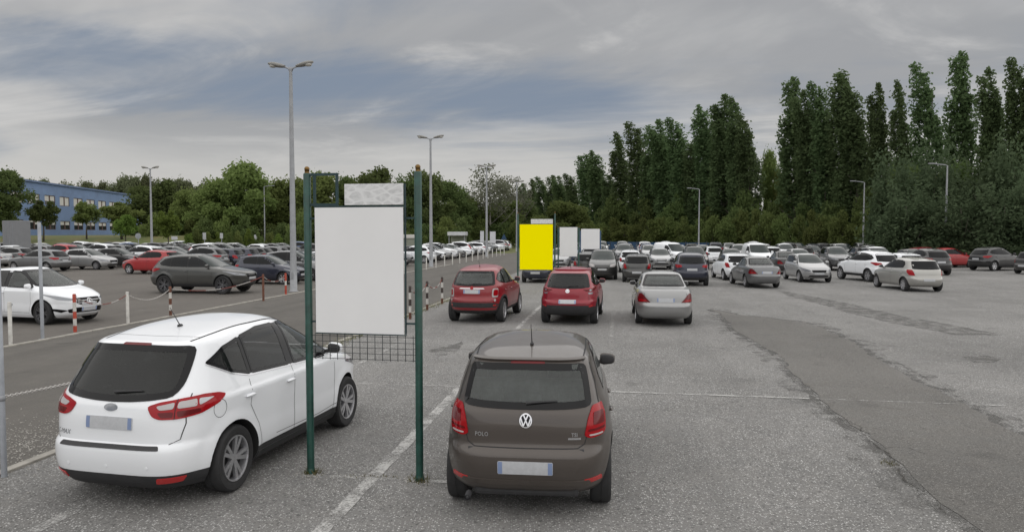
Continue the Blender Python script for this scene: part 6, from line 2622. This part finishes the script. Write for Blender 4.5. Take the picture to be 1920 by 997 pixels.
cm_ = spawn('mpv_near', 'paint_white', -3.555, 9.09, .2294, 'white compact minivan in the foreground with large red tail lights')
cm_.scale[1] = 1.04
spawn('hatch_near', 'paint_brown', .32, 8.66, .0977, 'brown hatchback in the foreground seen from behind with round silver emblem', sc=1.015)
PLACED += [to_uv(Vector((-3.52, 9.09, 0))), to_uv(Vector((.31, 8.77, 0)))]
put_uv('crossover_a', 'paint_deep_red', 23.25, -4.30, 3, 'red crossover with square clear-rimmed tail lights left of the yellow board')
put_uv('crossover_b', 'paint_crimson', 23.3, -1.41, 2, 'crimson crossover with slim tail lights and black lower bumper')
put_uv('saloon', 'paint_silver_mid', 23.5, 1.38, -1, 'silver saloon with dark triangular tail lights right of the crimson crossover')
# left car park, near ones
put_uv('tall_hatch', 'paint_white', 20.1, -18.35, 99, 'white car with black wheels cut by the left edge, nose to the road')
put_uv('sport_suv', 'paint_olive_grey', 30.9, -19.25, 91, 'dark olive-grey sport utility car standing alone with its nose right', sc=1.04)
put_uv('hatch', 'paint_navy', 37.0, -19.1, 92, 'dark blue hatchback behind the tall lamp post')
put_uv('hatch', 'paint_red', 44.9, -31.9, -89, 'bright red hatchback facing left in the left car park', sc=1.02)
put_uv('hatch_long', 'paint_silver', 49.6, -40.5, 92, 'silver hatchback facing right, left of the bright red one')
put_uv('estate', 'paint_grey', 46.6, -42.2, -88, 'grey estate car facing left behind the white car')
put_uv('mpv', 'paint_grey', 40.0, -19.0, 90, 'grey minivan half hidden by the left green post')
put_uv('hatch', 'paint_silver', 42.8, -19.2, 90, 'pale silver hatchback behind the large sign board')
# right car park
put_uv('hatch', 'paint_navy', 41.2, -4.5, 1, 'dark blue hatchback behind the yellow sign board')
put_uv('hatch_long', 'paint_dark_grey', 46.0, -1.9, 0, 'dark car behind the tall grey sign board')
put_uv('mpv', 'paint_dark_grey', 44.5, -.9, 180, 'dark grey minivan facing the camera under the squarish sign board')
put_uv('hatch', 'paint_dark_grey', 42.4, 1.15, 2, 'dark grey hatchback behind the silver saloon, with upright red tail lights')
put_uv('suv', 'paint_navy', 40.1, 3.9, 1, 'navy sport utility car right of the silver saloon')
put_uv('hatch', 'paint_white', 52.5, .9, 0, 'small white hatchback between the dark hatchback and the navy car')
put_uv('suv', 'paint_silver', 57.5, -2.0, 0, 'silver sport utility car with red lights behind the dark grey hatchback')
put_uv('saloon', 'paint_grey', 39.2, 7.2, -6, 'grey older saloon with pale bumper standing apart on the right')
put_uv('hatch_long', 'paint_white', 44.9, 6.9, -6, 'white hatchback just behind the grey older saloon')
put_uv('hatch_long', 'paint_silver', 43.7, 11.0, 176, 'silver hatchback facing the camera right of the grey saloon')
put_uv('suv', 'paint_white', 44.5, 14.6, -16, 'white sport utility car right of the camera-facing silver hatchback')
put_uv('hatch_long', 'paint_silver_beige', 37.9, 14.25, -7, 'silver-beige hatchback nearest on the right')
put_uv('hatch', 'paint_white', 46.8, 17.2, -5, 'white hatchback whose roof shows above the silver-beige one')
put_uv('suv', 'paint_black', 52.3, 20.9, -4, 'black tall car behind the silver-beige hatchback')
put_uv('hatch', 'paint_red', 62.8, 27.0, 70, 'red hatchback left of the dark cars at the right edge')
put_uv('hatch', 'paint_crimson', 65.6, 26.4, 66, 'darker red car behind the red hatchback at the right')
put_uv('suv', 'paint_black', 58.2, 28.2, 62, 'black sport utility car second from the right edge')
put_uv('hatch', 'paint_dark_grey', 53.6, 28.9, 62, 'dark grey hatchback cut by the right edge')
put_uv('van', 'paint_white', 62.0, 4.6, 150, 'white van below the left one of three single-armed lamp posts')
put_uv('van', 'paint_white', 59.0, 11.0, 176, 'white van facing the camera above the silver hatchback')

rng = random.Random(21)
TINT = [('white', 'paint_white'), ('silver', 'paint_silver'), ('grey', 'paint_grey'), ('black', 'paint_black'), ('dark grey', 'paint_dark_grey'), ('blue', 'paint_blue'), ('navy', 'paint_navy'), ('red', 'paint_red')]
KIND = [('hatch', 'hatchback'), ('hatch_long', 'hatchback'), ('suv', 'sport utility car'), ('estate', 'estate car'), ('mpv', 'minivan'), ('saloon', 'saloon')]


def row_cars(us, vs, rel, where, group, weights, occ=.85, jit=.25, pmax=1930, pmin=-240, detail_to=62.0, zmax=140):
    n = 0
    for u in us:
        for v in vs:
            if rng.random() > occ:
                continue
            uu, vv = u + rng.uniform(-jit, jit), v + rng.uniform(-jit, jit) * .6
            p = RC(uu, vv)
            px = 960 + FPX * p.x / p.y
            turned = abs(rel) == 90
            if not (pmin < px < pmax) or p.y > zmax or not (free(uu, vv, 2.2, 4.5) if turned else free(uu, vv)):
                continue
            cn, pt = rng.choices(TINT, weights)[0]
            kn, kw = rng.choices(KIND, (5, 5, 4, 3, 2, 1.4))[0]
            r = rel + (180 if rng.random() < .25 else 0) + rng.uniform(-2.5, 2.5)
            n += 1
            put_uv(kn, pt, uu, vv, r, f'{cn} {kw}, {ORD[min(n - 1, 42)]} {where}'.replace('sport utility car', 'SUV'), group=group, detail=p.y < detail_to)


MIXED = (7, 6, 4, 3, 3, 1.2, 2, .35)
PALE = (12, 4, 1, .7, .6, .3, .3, .3)
row_cars([45.6 + 2.75 * i for i in range(26)], [-19.3], 90, 'from the near end of the row along the road', 'parked row along the road', PALE, .95)
row_cars([47.6 + 2.7 * i for i in range(16)], [-31.8], -90, 'in the second row of the left car park', 'second row of the left car park', MIXED, .9)
row_cars([52.5 + 2.7 * i for i in range(14)], [-40.4], 90, 'in the third row of the left car park', 'third row of the left car park', MIXED, .9)
row_cars([52 + 2.7 * i for i in range(14)], [-52.5], -90, 'in the fourth row of the left car park', 'fourth row of the left car park', MIXED, .85)
row_cars([56 + 2.7 * i for i in range(13)], [-58.0], 90, 'in the fifth row of the left car park', 'fifth row of the left car park', MIXED, .85)
row_cars([66 + 2.7 * i for i in range(10)], [-69.0], -90, 'in the sixth row of the left car park', 'sixth row of the left car park', MIXED, .85)
VS = [-4.6 + 2.65 * i for i in range(16)]
row_cars([51.5], VS[4:], 0, 'from left in the near row of the right car park', 'near row of the right car park', MIXED, .75, pmax=1770)
row_cars([57.0], VS, 180, 'from left in the second row of the right car park', 'second row of the right car park', MIXED, .8, pmax=1770)
row_cars([68.5], VS, 0, 'from left in the third row of the right car park', 'third row of the right car park', MIXED, .85, pmax=1770)
row_cars([74.0], VS, 180, 'from left in the fourth row of the right car park', 'fourth row of the right car park', MIXED, .85, pmax=1770)
row_cars([86.0], VS, 0, 'from left in the fifth row of the right car park', 'fifth row of the right car park', MIXED, .85, pmax=1740)
row_cars([91.5], VS, 180, 'from left in the last row of the right car park', 'last row of the right car park', MIXED, .8, pmax=1700)
